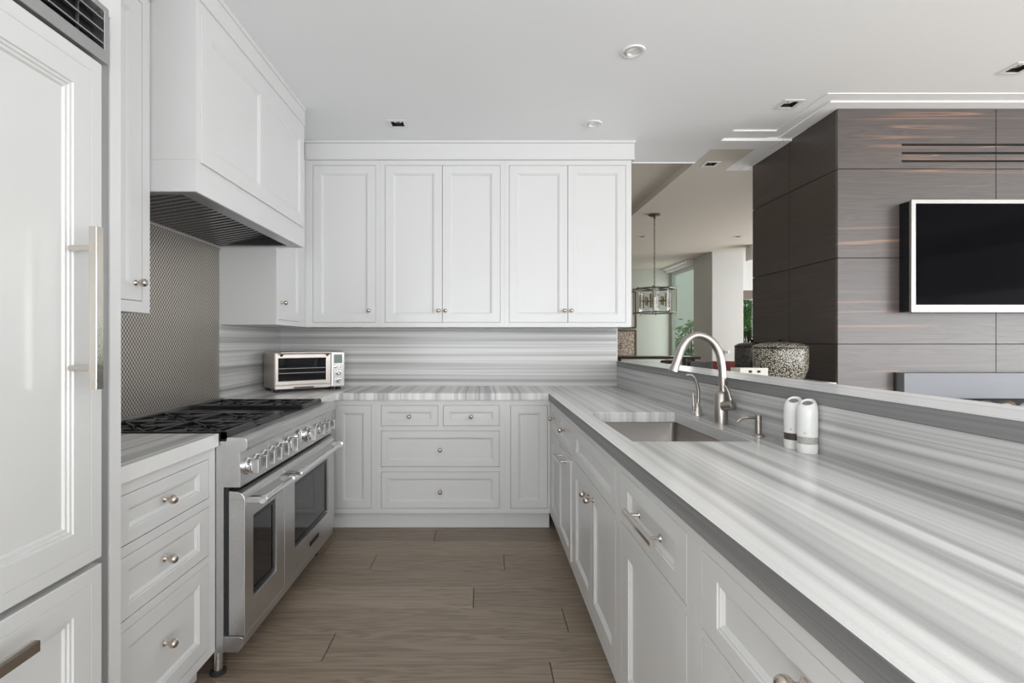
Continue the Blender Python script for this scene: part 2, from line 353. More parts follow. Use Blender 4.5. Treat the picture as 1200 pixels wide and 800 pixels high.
FRAME_BR = simple('thin_bronze_frame', (0.16, 0.12, 0.09), 0.4)
MATW = simple('cream_mount', (0.66, 0.62, 0.55), 0.7)
BULB = simple('lamp_lens', (0.62, 0.60, 0.55), 0.15)

# ------------------------------------------------------------------ key dimensions
CT = 0.947; CB = 0.898            # worktop top / underside
WX = -1.64; WY = 4.10             # left wall, back wall
CEILZ = 2.742
XL, XLF = -1.014, -1.03           # left worktop edge, left cabinet faces
XP, XPF = 0.448, 0.463            # peninsula worktop edge, cabinet faces
YB, YBF = 3.50, 3.52              # back worktop edge, cabinet faces
XU = -1.28; YU = 3.69             # upper cabinet faces left / back
XS = 1.066                        # upstand plane

# ================================================================== STRUCTURE
# floor: planks along X, each with a fine bevelled gap
def floor():
    bm = B(); lay = bm.loops.layers.color.new('plank')
    W = 0.20833; known = {16: [-0.32], 15: [-0.98, 1.3], 14: [-0.647, 0.125], 12: [-0.048], 11: [0.384], 10: [-0.657], 9: [0.271], 13: [-1.3, 0.9]}
    for r in range(-16, 60):
        y0, y1 = r*W, (r+1)*W
        cuts = sorted(known.get(r, []))
        if not cuts: cuts = [random.uniform(-1.4, 0.6)]
        x = cuts[-1]
        while x < 6.6: x += random.uniform(1.2, 2.1); cuts.append(x)
        x = cuts[0]
        while x > -1.7: x -= random.uniform(1.2, 2.1); cuts.insert(0, x)
        for a, b in zip(cuts, cuts[1:]):
            a_, b_ = max(a, -1.7), min(b, 6.6)
            if b_-a_ < 0.02: continue
            g = 0.0013; rc = (random.random(), random.random(), random.random(), 1)
            q = [(a_+2*g, y0+2*g), (b_-2*g, y0+2*g), (b_-2*g, y1-2*g), (a_+2*g, y1-2*g)]
            top = [bm.verts.new((x_, y_, 0)) for x_, y_ in q]
            out = [bm.verts.new((x_+(-g if i in (0, 3) else g), y_+(-g if i < 2 else g), -0.004)) for i, (x_, y_) in enumerate(q)]
            fs = [bm.faces.new(top)] + [bm.faces.new((top[i], out[i], out[(i+1) % 4], top[(i+1) % 4])) for i in range(4)]
            for f in fs:
                for lp in f.loops: lp[lay] = rc
    me = bpy.data.meshes.new('floor'); bmesh.ops.recalc_face_normals(bm, faces=bm.faces)
    box(bm, -1.7, 6.6, -3.3, 12.5, -0.08, -0.006, mi=1); bm.to_mesh(me); bm.free(); me.materials.append(FLOOR); me.materials.append(JOINT)
    o = bpy.data.objects.new('floor', me); COL.objects.link(o); o['kind'] = 'structure'; WL[o.name] = Vector()
floor()
LIGHTS_K = [(0.7465, 2.545, 'r'), (0.7295, 3.393, 'r'), (-0.565, 3.393, 's')]
LIGHTS_L = [(1.897, 3.173, 's'), (2.88, 2.756, 's')]
LIGHTS_D = [(1.851, 4.16, 's'), (2.19, 7.03, 'm'), (3.50, 7.03, 'm')]
hr = {'r': 0.043, 's': 0.045, 'm': 0.045}
hl = lambda L: [(x-hr[k], x+hr[k], y-hr[k], y+hr[k]) for x, y, k in L]
struct('ceiling_kitchen', plate((WX, 1.709, -3.2, 4.12), hl(LIGHTS_K), CEILZ, 2.93, XY), CEIL)
struct('ceiling_living', plate((1.709, 6.5, -3.2, 3.556), hl(LIGHTS_L), 2.77, 2.93, XY), CEIL_LIV)
struct('ceiling_dining', plate((1.709, 6.5, 3.845, 10.3), hl(LIGHTS_D)+[(2.0405, 6.5, 3.8, 4.32)], CEILZ, 2.93, XY), BEIGE)
struct('ceiling_dining_recess', boxes((WX, 1.709, 4.12, 10.3, 2.80, 2.93)), BEIGE)
struct('trim_cornice', boxes((2.04, 2.1205, 3.03, 3.68, 2.766, 2.9), (2.1205, 2.2205, 3.1205, 3.68, 2.757, 2.9), (2.1205, 6.5, 3.03, 3.1205, 2.766, 2.9),
     (2.2205, 6.5, 3.1205, 3.2235, 2.757, 2.9)), CEIL_LIV)
struct('trim_cornice_return', boxes((2.0405, 2.150, 3.6805, 4.32, CEILZ, 2.9), (2.158, 2.2205, 3.6805, 4.32, CEILZ, 2.9), (2.150, 2.158, 3.6805, 4.32, CEILZ+.01, 2.9)), CEIL_LIV)
struct('trim_ceiling_band', boxes((1.709, 2.04, 3.556, 3.68, 2.760, 2.9), (1.709, 2.04, 3.6805, 3.8445, CEILZ, 2.9)), CEIL_LIV)
struct('trim_ceiling_lip', boxes((WX, 1.709, 4.12, 4.135, 2.735, 2.80)), CEIL_LIV)
struct('wall_left', boxes((WX-0.12, WX, -3.2, 10.3, 0, 2.93)), WALLP)
struct('wall_back', boxes((WX, XS, WY, WY+0.10, 0, CEILZ)), WALLP)
struct('wall_dining_back', boxes((WX, 3.80, 10.18, 10.30, 0, 2.80)), WALLG)
struct('wall_column', boxes((3.69, 4.19, 8.24, 8.97, 0, CEILZ)), COLP)
struct('wall_divider', boxes((1.092, 1.285, -0.2, 4.09, 0, 1.098)), WALLP)
# dining corner glazing, seen past the column
struct('window_1', plate((8.97, 10.18, 0.0, CEILZ), [(9.03, 10.12, 0.1, 2.60)], 0, 0.06, face('+X', 3.74)), PLW)
struct('window_2', boxes((3.765, 3.775, 9.03, 10.12, 0.1, 2.60)), GREENGL)
struct('trim_window_head', boxes((3.55, 3.74, 8.97, 10.18, 2.70, CEILZ-0.001), (3.62, 3.74, 8.97, 10.18, 2.655, 2.70)), CEIL_LIV)
# wall right of the column with an opening onto the garden
struct('wall_dining_right', plate((4.19, 6.5, 0.0, CEILZ), [(4.22, 6.2, 0.95, 2.13)], -0.12, 0, face('-Y', 8.30)), WALLP)
struct('window_3', plate((4.22, 6.2, 0.95, 2.13), [(4.24, 5.2, 0.98, 2.0), (5.24, 6.18, 0.98, 2.0)], -0.08, -0.03, face('-Y', 8.30)), FRAME_BR)
struct('window_4', boxes((4.24, 6.18, 8.35, 8.355, 0.98, 2.0)), GREENGL)
struct('trim_beam', boxes((4.0, 6.5, 7.6, 7.8, 2.52, CEILZ)), CEIL_LIV)
# unseen outer walls behind camera and beside living room, openings enlarged for light
ro = [(-1.5, 0.1, 0.08, 2.6), (0.18, 1.78, 0.08, 2.6), (1.86, 3.9, 0.08, 2.6), (4.0, 6.2, 0.08, 2.6)]
struct('wall_rear', plate((WX, 6.5, 0, 2.93), ro, 0, 0.12, face('-Y', -3.2)), WALLP)
so = [(-2.9, -1.2, 0.08, 2.6), (-1.1, 0.6, 0.08, 2.6), (0.7, 2.5, 0.08, 2.6), (4.7, 8.1, 0.08, 2.6)]
struct('wall_right', plate((-3.2, 8.42, 0, 2.93), so, 0, 0.12, face('+X', 6.5)), WALLP)
bm = B(); box(bm, -30, 40, -30, 45, -0.4, -0.12)
tag(obj('garden_ground', bm, PAVE), kind='structure')

# media volume clad in ebony veneer: panels with dark reveals and three slot grilles
bm = B()
zs = [0.0, 0.70, 1.284, 1.823, 2.379, 2.756]; seam = 0.0025
holes = [(2.221, 6.5, z-seam, z+seam) for z in zs[1:-1]] + [(3.21-seam, 3.21+seam, 0, 2.756), (4.90-seam, 4.90+seam, 0, 2.756)]
slots = [2.530, 2.478, 2.428]
holes += [(2.62, 4.6, z-0.0075, z+0.0075) for z in slots]
us, vs, f = grid((2.221, 6.5, 0.0, 2.756), holes); cells(bm, us, vs, f, 0, 0.02, face('-Y', 3.224))
media = struct('wall_media', bm, EBONY)
bm = B()
holes = [(3.204, 4.217, z-seam, z+seam) for z in zs[1:-1]] + [(3.712-seam, 3.712+seam, 0, 2.756)]
us, vs, f = grid((3.224, 4.217, 0.0, 2.756), holes); cells(bm, us, vs, f, 0, 0.018, lambda u, v, n: (2.239-n, u, v))
struct('wall_media_side', bm, EBONY_SIDE_SHADE)
struct('wall_media_core', boxes((2.241, 6.5, 3.227, 4.217, 0, 2.742)), BLACKM)

# ------------------------------------------------------------------ recessed lights
def downlight(x, y, z, kind, label):
    t = empty('recessed_light', (x, y, z), label, 'ceiling light', 'recessed lights in the ceilings')
    if kind == 'r':
        bm = B(); lathe(bm, (x, y, z), (0, 0, -1), [(0.040, -0.03), (0.040, 0.004), (0.046, 0.007), (0.056, 0.006), (0.060, 0.0), (0.060, -0.0005)], 36)
        bm2 = B(); lathe(bm2, (x, y, z+0.001), (0.35, 0, -1), [(0.034, -0.012), (0.036, 0.002), (0.030, 0.004), (0.020, -0.010), (0.0, -0.012)], 30)
        obj('trim_ring', bm, PLW, t, smooth=True); obj('lamp', bm2, PLW, t, smooth=True)
        bm3 = B(); lathe(bm3, (x+0.004, y, z+0.002), (0.35, 0, -1), [(0.019, -0.012), (0.019, -0.006), (0.0, -0.004)], 24); obj('lens', bm3, BULB, t, smooth=True)
    else:
        s = 0.045 if kind == 's' else 0.04; w = 0.062 if kind == 's' else 0.05
        obj('trim_ring', plate((x-w, x+w, y-w, y+w), [(x-s+.004, x+s-.004, y-s+.004, y+s-.004)], z-0.004, z-0.0005, XY), PLW, t)
        obj('housing', plate((x-s+.001, x+s-.001, y-s+.001, y+s-.001), [(x-s+.006, x+s-.006, y-s+.006, y+s-.006)], z, z+0.07, XY), BLACKM, t)
        bm2 = B(); lathe(bm2, (x, y, z+0.02), (0, 0, -1), [(0.026, -0.04), (0.034, 0.0), (0.030, 0.004), (0.018, -0.008), (0.0, -0.010)], 24)
        obj('lamp', bm2, CHROME if kind == 's' else BLACKM, t, smooth=True)
        bm3 = B(); box(bm3, x-s+.002, x+s-.002, y-s+.002, y+s-.002, z+0.0705, z+0.075); obj('back_plate', bm3, BLACKM, t)
labs = ['round white downlight in the kitchen ceiling, nearer to the camera', 'round white downlight in the kitchen ceiling just in front of the wall cabinets',
        'square black downlight in the kitchen ceiling at the left', 'square downlight beside the cornice of the dark wood wall', 'square downlight cut by the right edge of the picture above the television',
        'square downlight in the beige ceiling left of the dark wood wall', 'small dark slot light in the beige ceiling left of the chandelier rod', 'small dark slot light in the beige ceiling above the white column']
for (x, y, k), z, lb in zip(LIGHTS_K+LIGHTS_L+LIGHTS_D, [CEILZ]*3+[2.77]*2+[CEILZ]*3, labs): downlight(x, y, z, k, lb)

# ================================================================== CABINET PARTS
def door_bm(bm, M, u0, u1, v0, v1, stile=0.055, t=0.019, n=0.0, su=None):
    ex = (su - stile) if su else 0.0
    prof = [(0.0, -t), (0.0, -0.001), (0.001, 0.0), (stile, 0.0), (stile+0.002, -0.003), (stile+0.007, -0.003), (stile+0.009, -0.0055), (stile+0.016, -0.0105)]
    e = lambda d: d + (ex if d >= stile else 0.0)
    loops = [[M(u0+e(d), v0+d, n+h), M(u1-e(d), v0+d, n+h), M(u1-e(d), v1-d, n+h), M(u0+e(d), v1-d, n+h)] for d, h in prof]
    loft(bm, loops)
bmk = B(); lathe(bmk, (0, 0, 0), (0, 0, 1), [(0.0105, 0), (0.0105, 0.002), (0.0075, 0.0045), (0.0050, 0.008), (0.0050, 0.015), (0.0080, 0.0175), (0.0125, 0.0215), (0.0148, 0.0270), (0.0145, 0.0340), (0.0115, 0.0400), (0.006, 0.0430), (0.0, 0.0438)], 24)
_k = obj('knob', bmk, NICKEL, smooth=True); KNOB = _k.data; bpy.data.objects.remove(_k)
AX = {'+X': Vector((1, 0, 0)), '-X': Vector((-1, 0, 0)), '-Y': Vector((0, -1, 0))}
def knob(parent, kind, p):
    o = bpy.data.objects.new('knob', KNOB); COL.objects.link(o); o.parent = parent
    o.location = Vector(p) - WL[parent.name]; o.rotation_mode = 'QUATERNION'
    o.rotation_quaternion = Vector((0, 0, 1)).rotation_difference(AX[kind]); return o
def pull(parent, kind, M, a, b, proud=0.036, s=0.007, mat=None):
    """bar pull between (u,v) points a and b, with two posts"""
    mat = mat or NICKEL_P
    bm = B(); (u0, v0), (u1, v1) = a, b
    if abs(u1-u0) > abs(v1-v0): box(bm, u0, u1, v0-s, v0+s, proud-s, proud+s, M)
    else: box(bm, u0-s, u0+s, v0, v1, proud-s, proud+s, M)
    for t in (0.16, 0.84):
        u, v = u0+(u1-u0)*t, v0+(v1-v0)*t
        cyl(bm, M(u, v, 0.0), M(u, v, 0.004), 0.011, 18); cyl(bm, M(u, v, 0.003), M(u, v, proud-s), 0.0055, 14)
    return obj('pull_handle', bm, mat, parent, bevel=0.0012)
def cabinet(label, kind, plane, u0, u1, z0, z1, depth, fronts, cat='cabinet', name='base_cabinet', group=None, toe=None, top=None):
    M = face(kind, plane)
    c = Vector(M((u0+u1)/2, z0 if not toe else 0, -depth/2))
    t = empty(name, c, label, cat, group)
    g = 0.0022
    holes = [(f['r'][0]-g, f['r'][1]+g, f['r'][2]-g, f['r'][3]+g) for f in fronts]
    # merge neighbouring doors so no sliver of frame stays between a pair
    bm = B(); us, vs, fl = grid((u0, u1, z0, z1), holes)
    def filled(u, v):
        if not fl(u, v): return False
        for i, a in enumerate(fronts):
            for b in fronts[i+1:]:
                ra, rb = a['r'], b['r']
                if a.get('pair') and b.get('pair') == a['pair'] and ra[2] < v < ra[3] and min(ra[1], rb[1])-0.001 < u < max(ra[0], rb[0])+0.001: return False
        return True
    cells(bm, us, vs, filled, -0.021, 0, M)
    box(bm, u0, u1, z0, top or z1, -depth, -0.0212, M)
    if toe:
        box(bm, u0, u1, 0.001, z0-0.001, -depth, -toe, M)
    obj('carcass', bm, WHITE, t)
    for f in fronts:
        bm = B(); a, b, c_, d = f['r']; door_bm(bm, M, a, b, c_, d, f.get('stile', 0.052), n=f.get('n', 0.0), su=f.get('su'))
        o = obj(f.get('kind', 'door'), bm, WHITE, t)
        for k in f.get('knobs', []): knob(o, kind, M(k[0], k[1], f.get('n', 0.0)))
        if 'pull' in f: pull(o, kind, lambda u, v, n, f=f: M(u, v, n+f.get('n', 0.0)), *f['pull'])
    return t

# ------------------------------------------------------------------ back run, wall cabinets
S2 = 600/YU
ux = lambda px: (px-566)/S2
uz = lambda py: CZ-(py-400)/S2
WG = 'wall cabinets on the back wall'
def up(label, x0, x1, doors):
    fr = []
    for i, (a, b, k) in enumerate(doors):
        fr.append(dict(r=(ux(a), ux(b), 1.438, 2.567), knobs=[(ux(k), 1.521)], pair='p' if len(doors) > 1 else None, stile=0.056))
    return cabinet(label, '-Y', YU, x0, x1, 1.4045, 2.604, WY-YU-0.001, fr, name='wall_cabinet', group=WG)
up('white wall cabinet with a single shaker door in the corner next to the range hood', XU+0.001, ux(445.5), [(367, 440, 433)])
up('white two-door wall cabinet in the middle of the back wall', ux(445.5)+0.0005, ux(591.5), [(451.3, 518, 514), (518.6, 586, 522)])
up('white two-door wall cabinet at the right end of the back wall, beside the opening', ux(591.5)+0.0005, 1.07, [(597, 665, 661), (665.6, 733, 669)])
tag(obj('crown_panel', boxes((XU, 1.088, YU-0.018, WY-0.001, 2.606, 2.722), (XU, 1.094, YU-0.026, WY-0.001, 2.7225, CEILZ-0.0005), (XU, 1.091, YU-0.022, WY-0.001, 2.6045, 2.614)), WHITE, bevel=0.002),
    'flat white crown panel running along the top of the back wall cabinets', 'crown panel')
# left wall cabinets
cabinet('white wall cabinet with one shaker door between the fridge panel and the range hood', '+X', XU, 1.389, 1.967, 1.408, 2.604, XU-WX-0.001,
        [dict(r=(1.432, 1.922, 1.452, 2.567), knobs=[(1.885, 1.516)], stile=0.058)], name='wall_cabinet')
tag(obj('crown_panel', boxes((WX+.001, XU+0.012, 1.389, 1.967, 2.606, CEILZ-0.0005)), WHITE, bevel=0.002), 'short white crown panel above the wall cabinet beside the fridge', 'crown panel')
cabinet('narrow white wall cabinet tucked behind the range hood in the corner', '+X', XU, 3.17, YU-0.001, 1.4045, 2.604, XU-WX-0.001,
        [dict(r=(3.205, 3.60, 1.438, 2.567), knobs=[(3.245, 1.545)], stile=0.056)], name='wall_cabinet')
tag(obj('crown_panel', boxes((WX+.001, XU-0.0005, 3.17, YU-0.03, 2.606, CEILZ-0.0005)), WHITE, bevel=0.002), 'white crown panel above the corner cabinet behind the range hood', 'crown panel')

# ------------------------------------------------------------------ back run, base cabinets
S1 = 600/YBF
bx = lambda px: (px-566)/S1
bz = lambda py: CZ-(py-400)/S1
def base(label, x0, x1, fr): return cabinet(label, '-Y', YBF, x0, x1, bz(601), CB-0.001, WY-YBF-0.002, fr, toe=0.06, group=None)
base('white base cabinet with a plain shaker door just beyond the range', bx(387), bx(441), [dict(r=(bx(393), bx(435), bz(595), bz(475)), stile=0.05)])
kz = lambda y: bz(y)
base('white base cabinet of two small drawers over two wide drawers on the back wall', bx(441)+0.0005, bx(592),
     [dict(kind='drawer', r=(bx(447), bx(513), bz(498.7), bz(475)), knobs=[(bx(480), kz(487.5))], stile=0.04),
      dict(kind='drawer', r=(bx(519.5), bx(585), bz(498.7), bz(475)), knobs=[(bx(552), kz(487.5))], stile=0.04),
      dict(kind='drawer', r=(bx(447), bx(585), bz(546.5), bz(505)), knobs=[(bx(516), kz(526.5))], stile=0.042),
      dict(kind='drawer', r=(bx(447), bx(585), bz(595), bz(553)), knobs=[(bx(516), kz(575.5))], stile=0.042)])
base('white base cabinet with a plain shaker door in the corner beside the peninsula', bx(592)+0.0005, XPF-0.001, [dict(r=(bx(598.5), bx(641.5), bz(595), bz(475)), stile=0.05)])

# ------------------------------------------------------------------ peninsula base cabinets
def pen(label, y0, y1, fr, top=None): return cabinet(label, '-X', XPF, y0, y1, 0.115, CB-0.001, 0.60, fr, toe=0.06, top=top)
pen('narrow white drawer-over-door cabinet at the inner corner of the peninsula', 3.12, 3.519, [dict(kind='drawer', r=(3.15, 3.47, 0.70, 0.865), knobs=[(3.31, 0.80)], stile=0.04), dict(r=(3.15, 3.47, 0.15, 0.675), stile=0.05)])
pen('white peninsula cabinet with a short bar handle on its proud lower panel', 2.6465, 3.1195,
    [dict(kind='drawer', r=(2.68, 3.09, 0.70, 0.865), knobs=[(2.885, 0.80)], stile=0.04), dict(kind='door', r=(2.672, 3.095, 0.15, 0.675), n=0.007, stile=0.05, pull=((2.80, 0.635), (3.02, 0.635)))])
pen('white sink cabinet with two tall doors and paired knobs under a long false drawer', 1.7475, 2.646,
    [dict(kind='false_drawer', r=(1.785, 2.61, 0.70, 0.865), stile=0.045, su=0.07), dict(r=(2.1985, 2.61, 0.15, 0.675), knobs=[(2.24, 0.633)], pair='s', stile=0.055), dict(r=(1.785, 2.1955, 0.15, 0.675), knobs=[(2.15, 0.633)], pair='s', stile=0.055)], top=0.67)
pen('white peninsula cabinet whose wide drawer has a long polished bar handle', 1.1275, 1.747,
    [dict(kind='drawer', r=(1.165, 1.713, 0.70, 0.865), stile=0.045, su=0.072, pull=((1.29, 0.788), (1.555, 0.788))), dict(r=(1.165, 1.713, 0.15, 0.675), stile=0.068, su=0.078)])
pen('white peninsula cabinet nearest the camera, with one knob low in its wide drawer', 0.35, 1.127,
    [dict(kind='drawer', r=(0.39, 1.081, 0.696, 0.859), knobs=[(0.735, 0.806)], stile=0.035, su=0.066), dict(r=(0.39, 1.081, 0.15, 0.672), stile=0.058)])

# ------------------------------------------------------------------ left base drawers
cabinet('white three-drawer cabinet between the fridge and the range', '+X', XLF, 1.389, 1.967, 0.11, CB-0.001, XLF-WX-0.001,
        [dict(kind='drawer', r=(1.425, 1.922, 0.714, 0.858), knobs=[(1.655, 0.79)], stile=0.038, su=0.062), dict(kind='drawer', r=(1.425, 1.922, 0.499, 0.679), knobs=[(1.655, 0.598)], stile=0.038, su=0.062),
         dict(kind='drawer', r=(1.425, 1.922, 0.15, 0.4656), knobs=[(1.655, 0.325)], stile=0.05, su=0.062)], toe=0.07)

# ------------------------------------------------------------------ worktops
def worktop(name, label, base_, holes, edge_x=None):
    bm = plate(base_, holes, CB, CT, XY)
    if edge_x is not None:
        for f_ in bm.faces:
            c = f_.calc_center_median()
            if abs(c.x-edge_x) < 1e-4 and c.y < YB: f_.material_index = 1
    return tag(obj(name, bm, [M_TOP, M_EDGE], bevel=0.0025), label, 'worktop')
worktop('worktop', 'short striped grey marble worktop between the fridge panel and the range', (WX+.012, XL, 1.389, 1.966), [])
worktop('worktop', 'long striped marble worktop turning from the toaster corner along the back wall onto the peninsula', (WX+.001, XS-0.0005, -0.2, WY-0.016),
        [(WX, XP, -0.3, 3.17), (XL+0.012, XP, 3.1, YB), (0.53, 0.955, 1.81, 2.55)], XP)
tag(obj('splashback', boxes((WX+0.021, XS, WY-0.015, WY-0.0005, CT-0.02, 1.4035)), M_SPLASH), 'horizontally striped grey marble splashback under the back wall cabinets', 'splashback')
tag(obj('splashback', boxes((WX+0.001, WX+0.02, 3.166, WY-0.001, CT+0.0005, 1.4035)), M_SPLASH), 'striped marble splashback on the left wall behind the toaster oven', 'splashback')
tag(obj('splashback', boxes((WX+0.001, WX+0.009, 1.389, 3.1655, 0.90, 1.8775), (WX+0.001, WX+0.016, 1.97, 3.1655, 1.8655, 1.8765)), TILE), 'metal button-tile splashback behind the range and under the hood', 'splashback')
tag(obj('upstand', boxes((XS, XS+0.024, -0.2, WY-0.017, CB, 1.0985)), M_VERT), 'striped marble upstand rising behind the sink and faucets', 'upstand')
tag(obj('bar_ledge', plate((XS, 1.31, -0.2, WY-0.016), [], 1.0990, 1.143, XY), [M_LEDGE, M_EDGE], bevel=0.002), 'raised striped marble bar ledge along the peninsula', 'ledge')
o = bpy.data.objects['bar_ledge']
for p in o.data.polygons:
    if p.normal.x < -0.9: p.material_index = 1
tag(obj('end_cap', boxes((XS+0.0005, XS+0.006, WY-0.017, WY-0.0, 1.144, 1.4035)), PLW), 'thin white edge strip closing the right end of the back splashback', 'edge strip')

# ------------------------------------------------------------------ sink
def rrect(x0, x1, y0, y1, r, z, n=5):
    out = []
    for cx, cy, a0 in ((x1-r, y1-r, 0), (x0+r, y1-r, 90), (x0+r, y0+r, 180), (x1-r, y0+r, 270)):
        for i in range(n+1):
            a = math.radians(a0+90*i/n); out.append((cx+r*math.cos(a), cy+r*math.sin(a), z))
    return out
t = empty('undermount_sink', (0.7425, 2.18, 0.69), 'rectangular brushed steel undermount sink cut into the peninsula worktop', 'sink')
bm = B(); x0, x1, y0, y1 = 0.532, 0.953, 1.812, 2.548
loft(bm, [rrect(x0-.012, x1+.012, y0-.012, y1+.012, .03, CB-.001), rrect(x0, x1, y0, y1, .022, CB-.001), rrect(x0, x1, y0, y1, .022, 0.72), rrect(x0+.012, x1-.012, y0+.012, y1-.012, .03, 0.70),
          rrect(x0+.18, x1-.18, y0+.33, y1-.33, .02, 0.695), rrect(x0+.18, x1-.18, y0+.33, y1-.33, .02, 0.685), rrect(x0-.004, x1+.004, y0-.004, y1+.004, .03, 0.685), rrect(x0-.012, x1+.012, y0-.012, y1+.012, .03, CB-.005), rrect(x0-.012, x1+.012, y0-.012, y1+.012, .03, CB-.001)], False, False)
obj('basin', bm, STEEL_D, t, smooth=True)
bm = B(); lathe(bm, (0.7425, 2.18, 0.6955), (0, 0, 1), [(0.045, 0), (0.045, 0.003), (0.035, 0.004), (0.03, 0.001), (0.0, 0.001)], 28); obj('drain', bm, CHROME, t, smooth=True)

# ------------------------------------------------------------------ faucets
fx, fy = 1.022, 2.20
t = empty('kitchen_faucet', (fx, fy, CT), 'tall brushed nickel gooseneck faucet with a pull-down spray head over the sink', 'faucet')
bm = B(); lathe(bm, (fx, fy, CT), (0, 0, 1), [(0.031, 0), (0.031, 0.003), (0.0285, 0.006), (0.0285, 0.128), (0.024, 0.136), (0.018, 0.140)], 32); obj('body', bm, BRUSHN, t, smooth=True)
def fp(px, py, Y=fy): return (( px-566)*Y/600, Y, CZ-(py-400)*Y/600)
pa = [(fx-0.002, fy, CT+0.13)] + [fp(*q) for q in [(847, 445), (846, 430), (843.5, 416), (838, 404.5), (829, 396), (817, 392.5), (806.5, 397), (799, 407)]]
pa[0] = fp(847.5, 460)
bm = B(); tube(bm, smooth_path(pa, 6), 0.0165, 18); obj('gooseneck', bm, BRUSHN, t, smooth=True)
a = Vector(fp(799.5, 406)); b = Vector(fp(788.5, 436)); d = (b-a)
bm = B(); lathe(bm, a, d, [(0.0165, 0), (0.0170, 0.01), (0.0168, 0.012), (0.0170, 0.05), (0.0172, d.length*0.74), (0.0200, d.length*0.88), (0.0212, d.length*0.97), (0.018, d.length), (0.0, d.length)], 24); obj('spray_head', bm, BRUSHN, t, smooth=True)
bm = B(); hz = CT+0.078
cyl(bm, (fx-0.005, fy-0.024, hz), (fx+0.024, fy-0.062, hz+0.010), 0.019, 24, 0.021); obj('handle_hub', bm, BRUSHN, t, smooth=True, bevel=0.002)
bm = B(); tube(bm, smooth_path([(fx+0.020, fy-0.05, hz+0.02), (fx+0.016, fy-0.045, hz+0.045), (fx+0.007, fy-0.042, hz+0.075), (fx+0.000, fy-0.040, hz+0.088)], 6), [0.008]*6+[0.006]*6+[0.0045]*7, 12); obj('lever', bm, BRUSHN, t, smooth=True)

fx2, fy2 = 1.030, 2.46
t = empty('water_filter_tap', (fx2, fy2, CT), 'small slim gooseneck filter tap left of the tall faucet', 'tap')
bm = B(); lathe(bm, (fx2, fy2, CT), (0, 0, 1), [(0.0265, 0), (0.0265, 0.005), (0.022, 0.012), (0.0195, 0.036), (0.014, 0.046), (0.010, 0.058)], 24); obj('base', bm, NICKEL_P, t, smooth=True)
bm = B(); pts = [(fx2+0.002, fy2, CT+0.04)] + [fp(*q, fy2) for q in [(818.5, 466), (818, 455), (815, 445), (810, 439.5), (804, 439.5)]]
tube(bm, smooth_path(pts, 6), [0.0095, .009, .0088, .0085, .0082, .008] + [0.0075]*12 + [0.0065]*13, 12); obj('spout', bm, BRUSHN, t, smooth=True)
bm = B(); tube(bm, [(fx2-0.022, fy2-0.01, CT+0.04), (fx2-0.024, fy2-0.01, CT+0.07), (fx2-0.026, fy2-0.01, CT+0.105)], [0.006, 0.004, 0.0035], 10); cyl(bm, (fx2-0.022, fy2-0.01, CT+0.026), (fx2-0.022, fy2-0.01, CT+0.046), 0.008, 12); obj('lever', bm, BRUSHN, t, smooth=True)

sx_, sy_ = 1.030, 1.915
t = empty('soap_dispenser', (sx_, sy_, CT), 'short brushed nickel soap dispenser right of the tall faucet', 'soap dispenser')
bm = B(); lathe(bm, (sx_, sy_, CT), (0, 0, 1), [(0.0225, 0), (0.0225, 0.004), (0.018, 0.008), (0.013, 0.010), (0.013, 0.05), (0.011, 0.051), (0.011, 0.056), (0.0125, 0.057), (0.0125, 0.078), (0.0, 0.079)], 24); obj('pump_body', bm, BRUSHN, t, smooth=True)
bm = B(); tube(bm, smooth_path([(sx_-0.008, sy_, CT+0.068), (sx_-0.04, sy_, CT+0.069), (sx_-0.065, sy_, CT+0.064), (sx_-0.080, sy_, CT+0.052)], 6), [0.006]*8+[0.0045]*11, 12); obj('nozzle', bm, BRUSHN, t, smooth=True)

# ------------------------------------------------------------------ salt and pepper mills
def mill(x, y, fill, label, wmat):
    t = empty('electric_mill', (x, y, CT), label, 'mill', 'pair of white mills on the worktop')
    r = 0.0295; bm = B(); z_ = CT+0.052; ls = []
    for q, h_, tl in ((1, 0, 0), (1, 0.060, 0), (0.99, 0.080, .1), (0.95, 0.092, .25), (0.86, 0.101, .35), (0.70, 0.108, .45), (0.60, 0.1085, .5), (0.50, 0.102, .5), (0.02, 0.100, .5)):
        ls.append([(x+r*q*math.cos(a_)+(1-q)*0.004, y+r*q*math.sin(a_), z_+h_+tl*r*q*math.cos(a_-math.radians(40))) for a_ in [2*PI*i/36 for i in range(36)]])
    loft(bm, ls)
    obj('body', bm, PLW, t, smooth=True)
    bm = B(); lathe(bm, (x, y, CT+0.0295), (0, 0, 1), [(r*.96, 0), (r*.96, 0.0225), (0, 0.0225)], 32); obj('window_band', bm, fill, t, smooth=True, label=wmat)
    bm = B(); lathe(bm, (x, y, CT), (0, 0, 1), [(r*.93, 0.0), (r*.99, 0.005), (r, 0.020), (r, 0.0292), (0, 0.0292)], 32); obj('base_cap', bm, PLW, t, smooth=True)
    bm = B(); ax = Vector((-0.36, -0.30, 0.88)); lathe(bm, (x, y, z_+0.1025), ax, [(r*.48, 0), (r*.48, 0.002), (r*.3, 0.001), (0, 0.001)], 24); obj('button', bm, HOOD_STEEL, t, smooth=True)
    bm = B(); lathe(bm, (x-0.0215, y-0.0205, CT+0.065), (-1, -1, 0), [(0.0035, 0), (0.0035, 0.0006), (0.0, 0.0006)], 12); obj('indicator', bm, STEEL, t)
mill(1.032, 1.700, PEPPER, 'white mill with a window band of dark peppercorns, left of its pair', 'dark peppercorn window')
mill(1.034, 1.632, SALT, 'white mill with a window band of grey salt crystals, right of its pair', 'grey salt window')

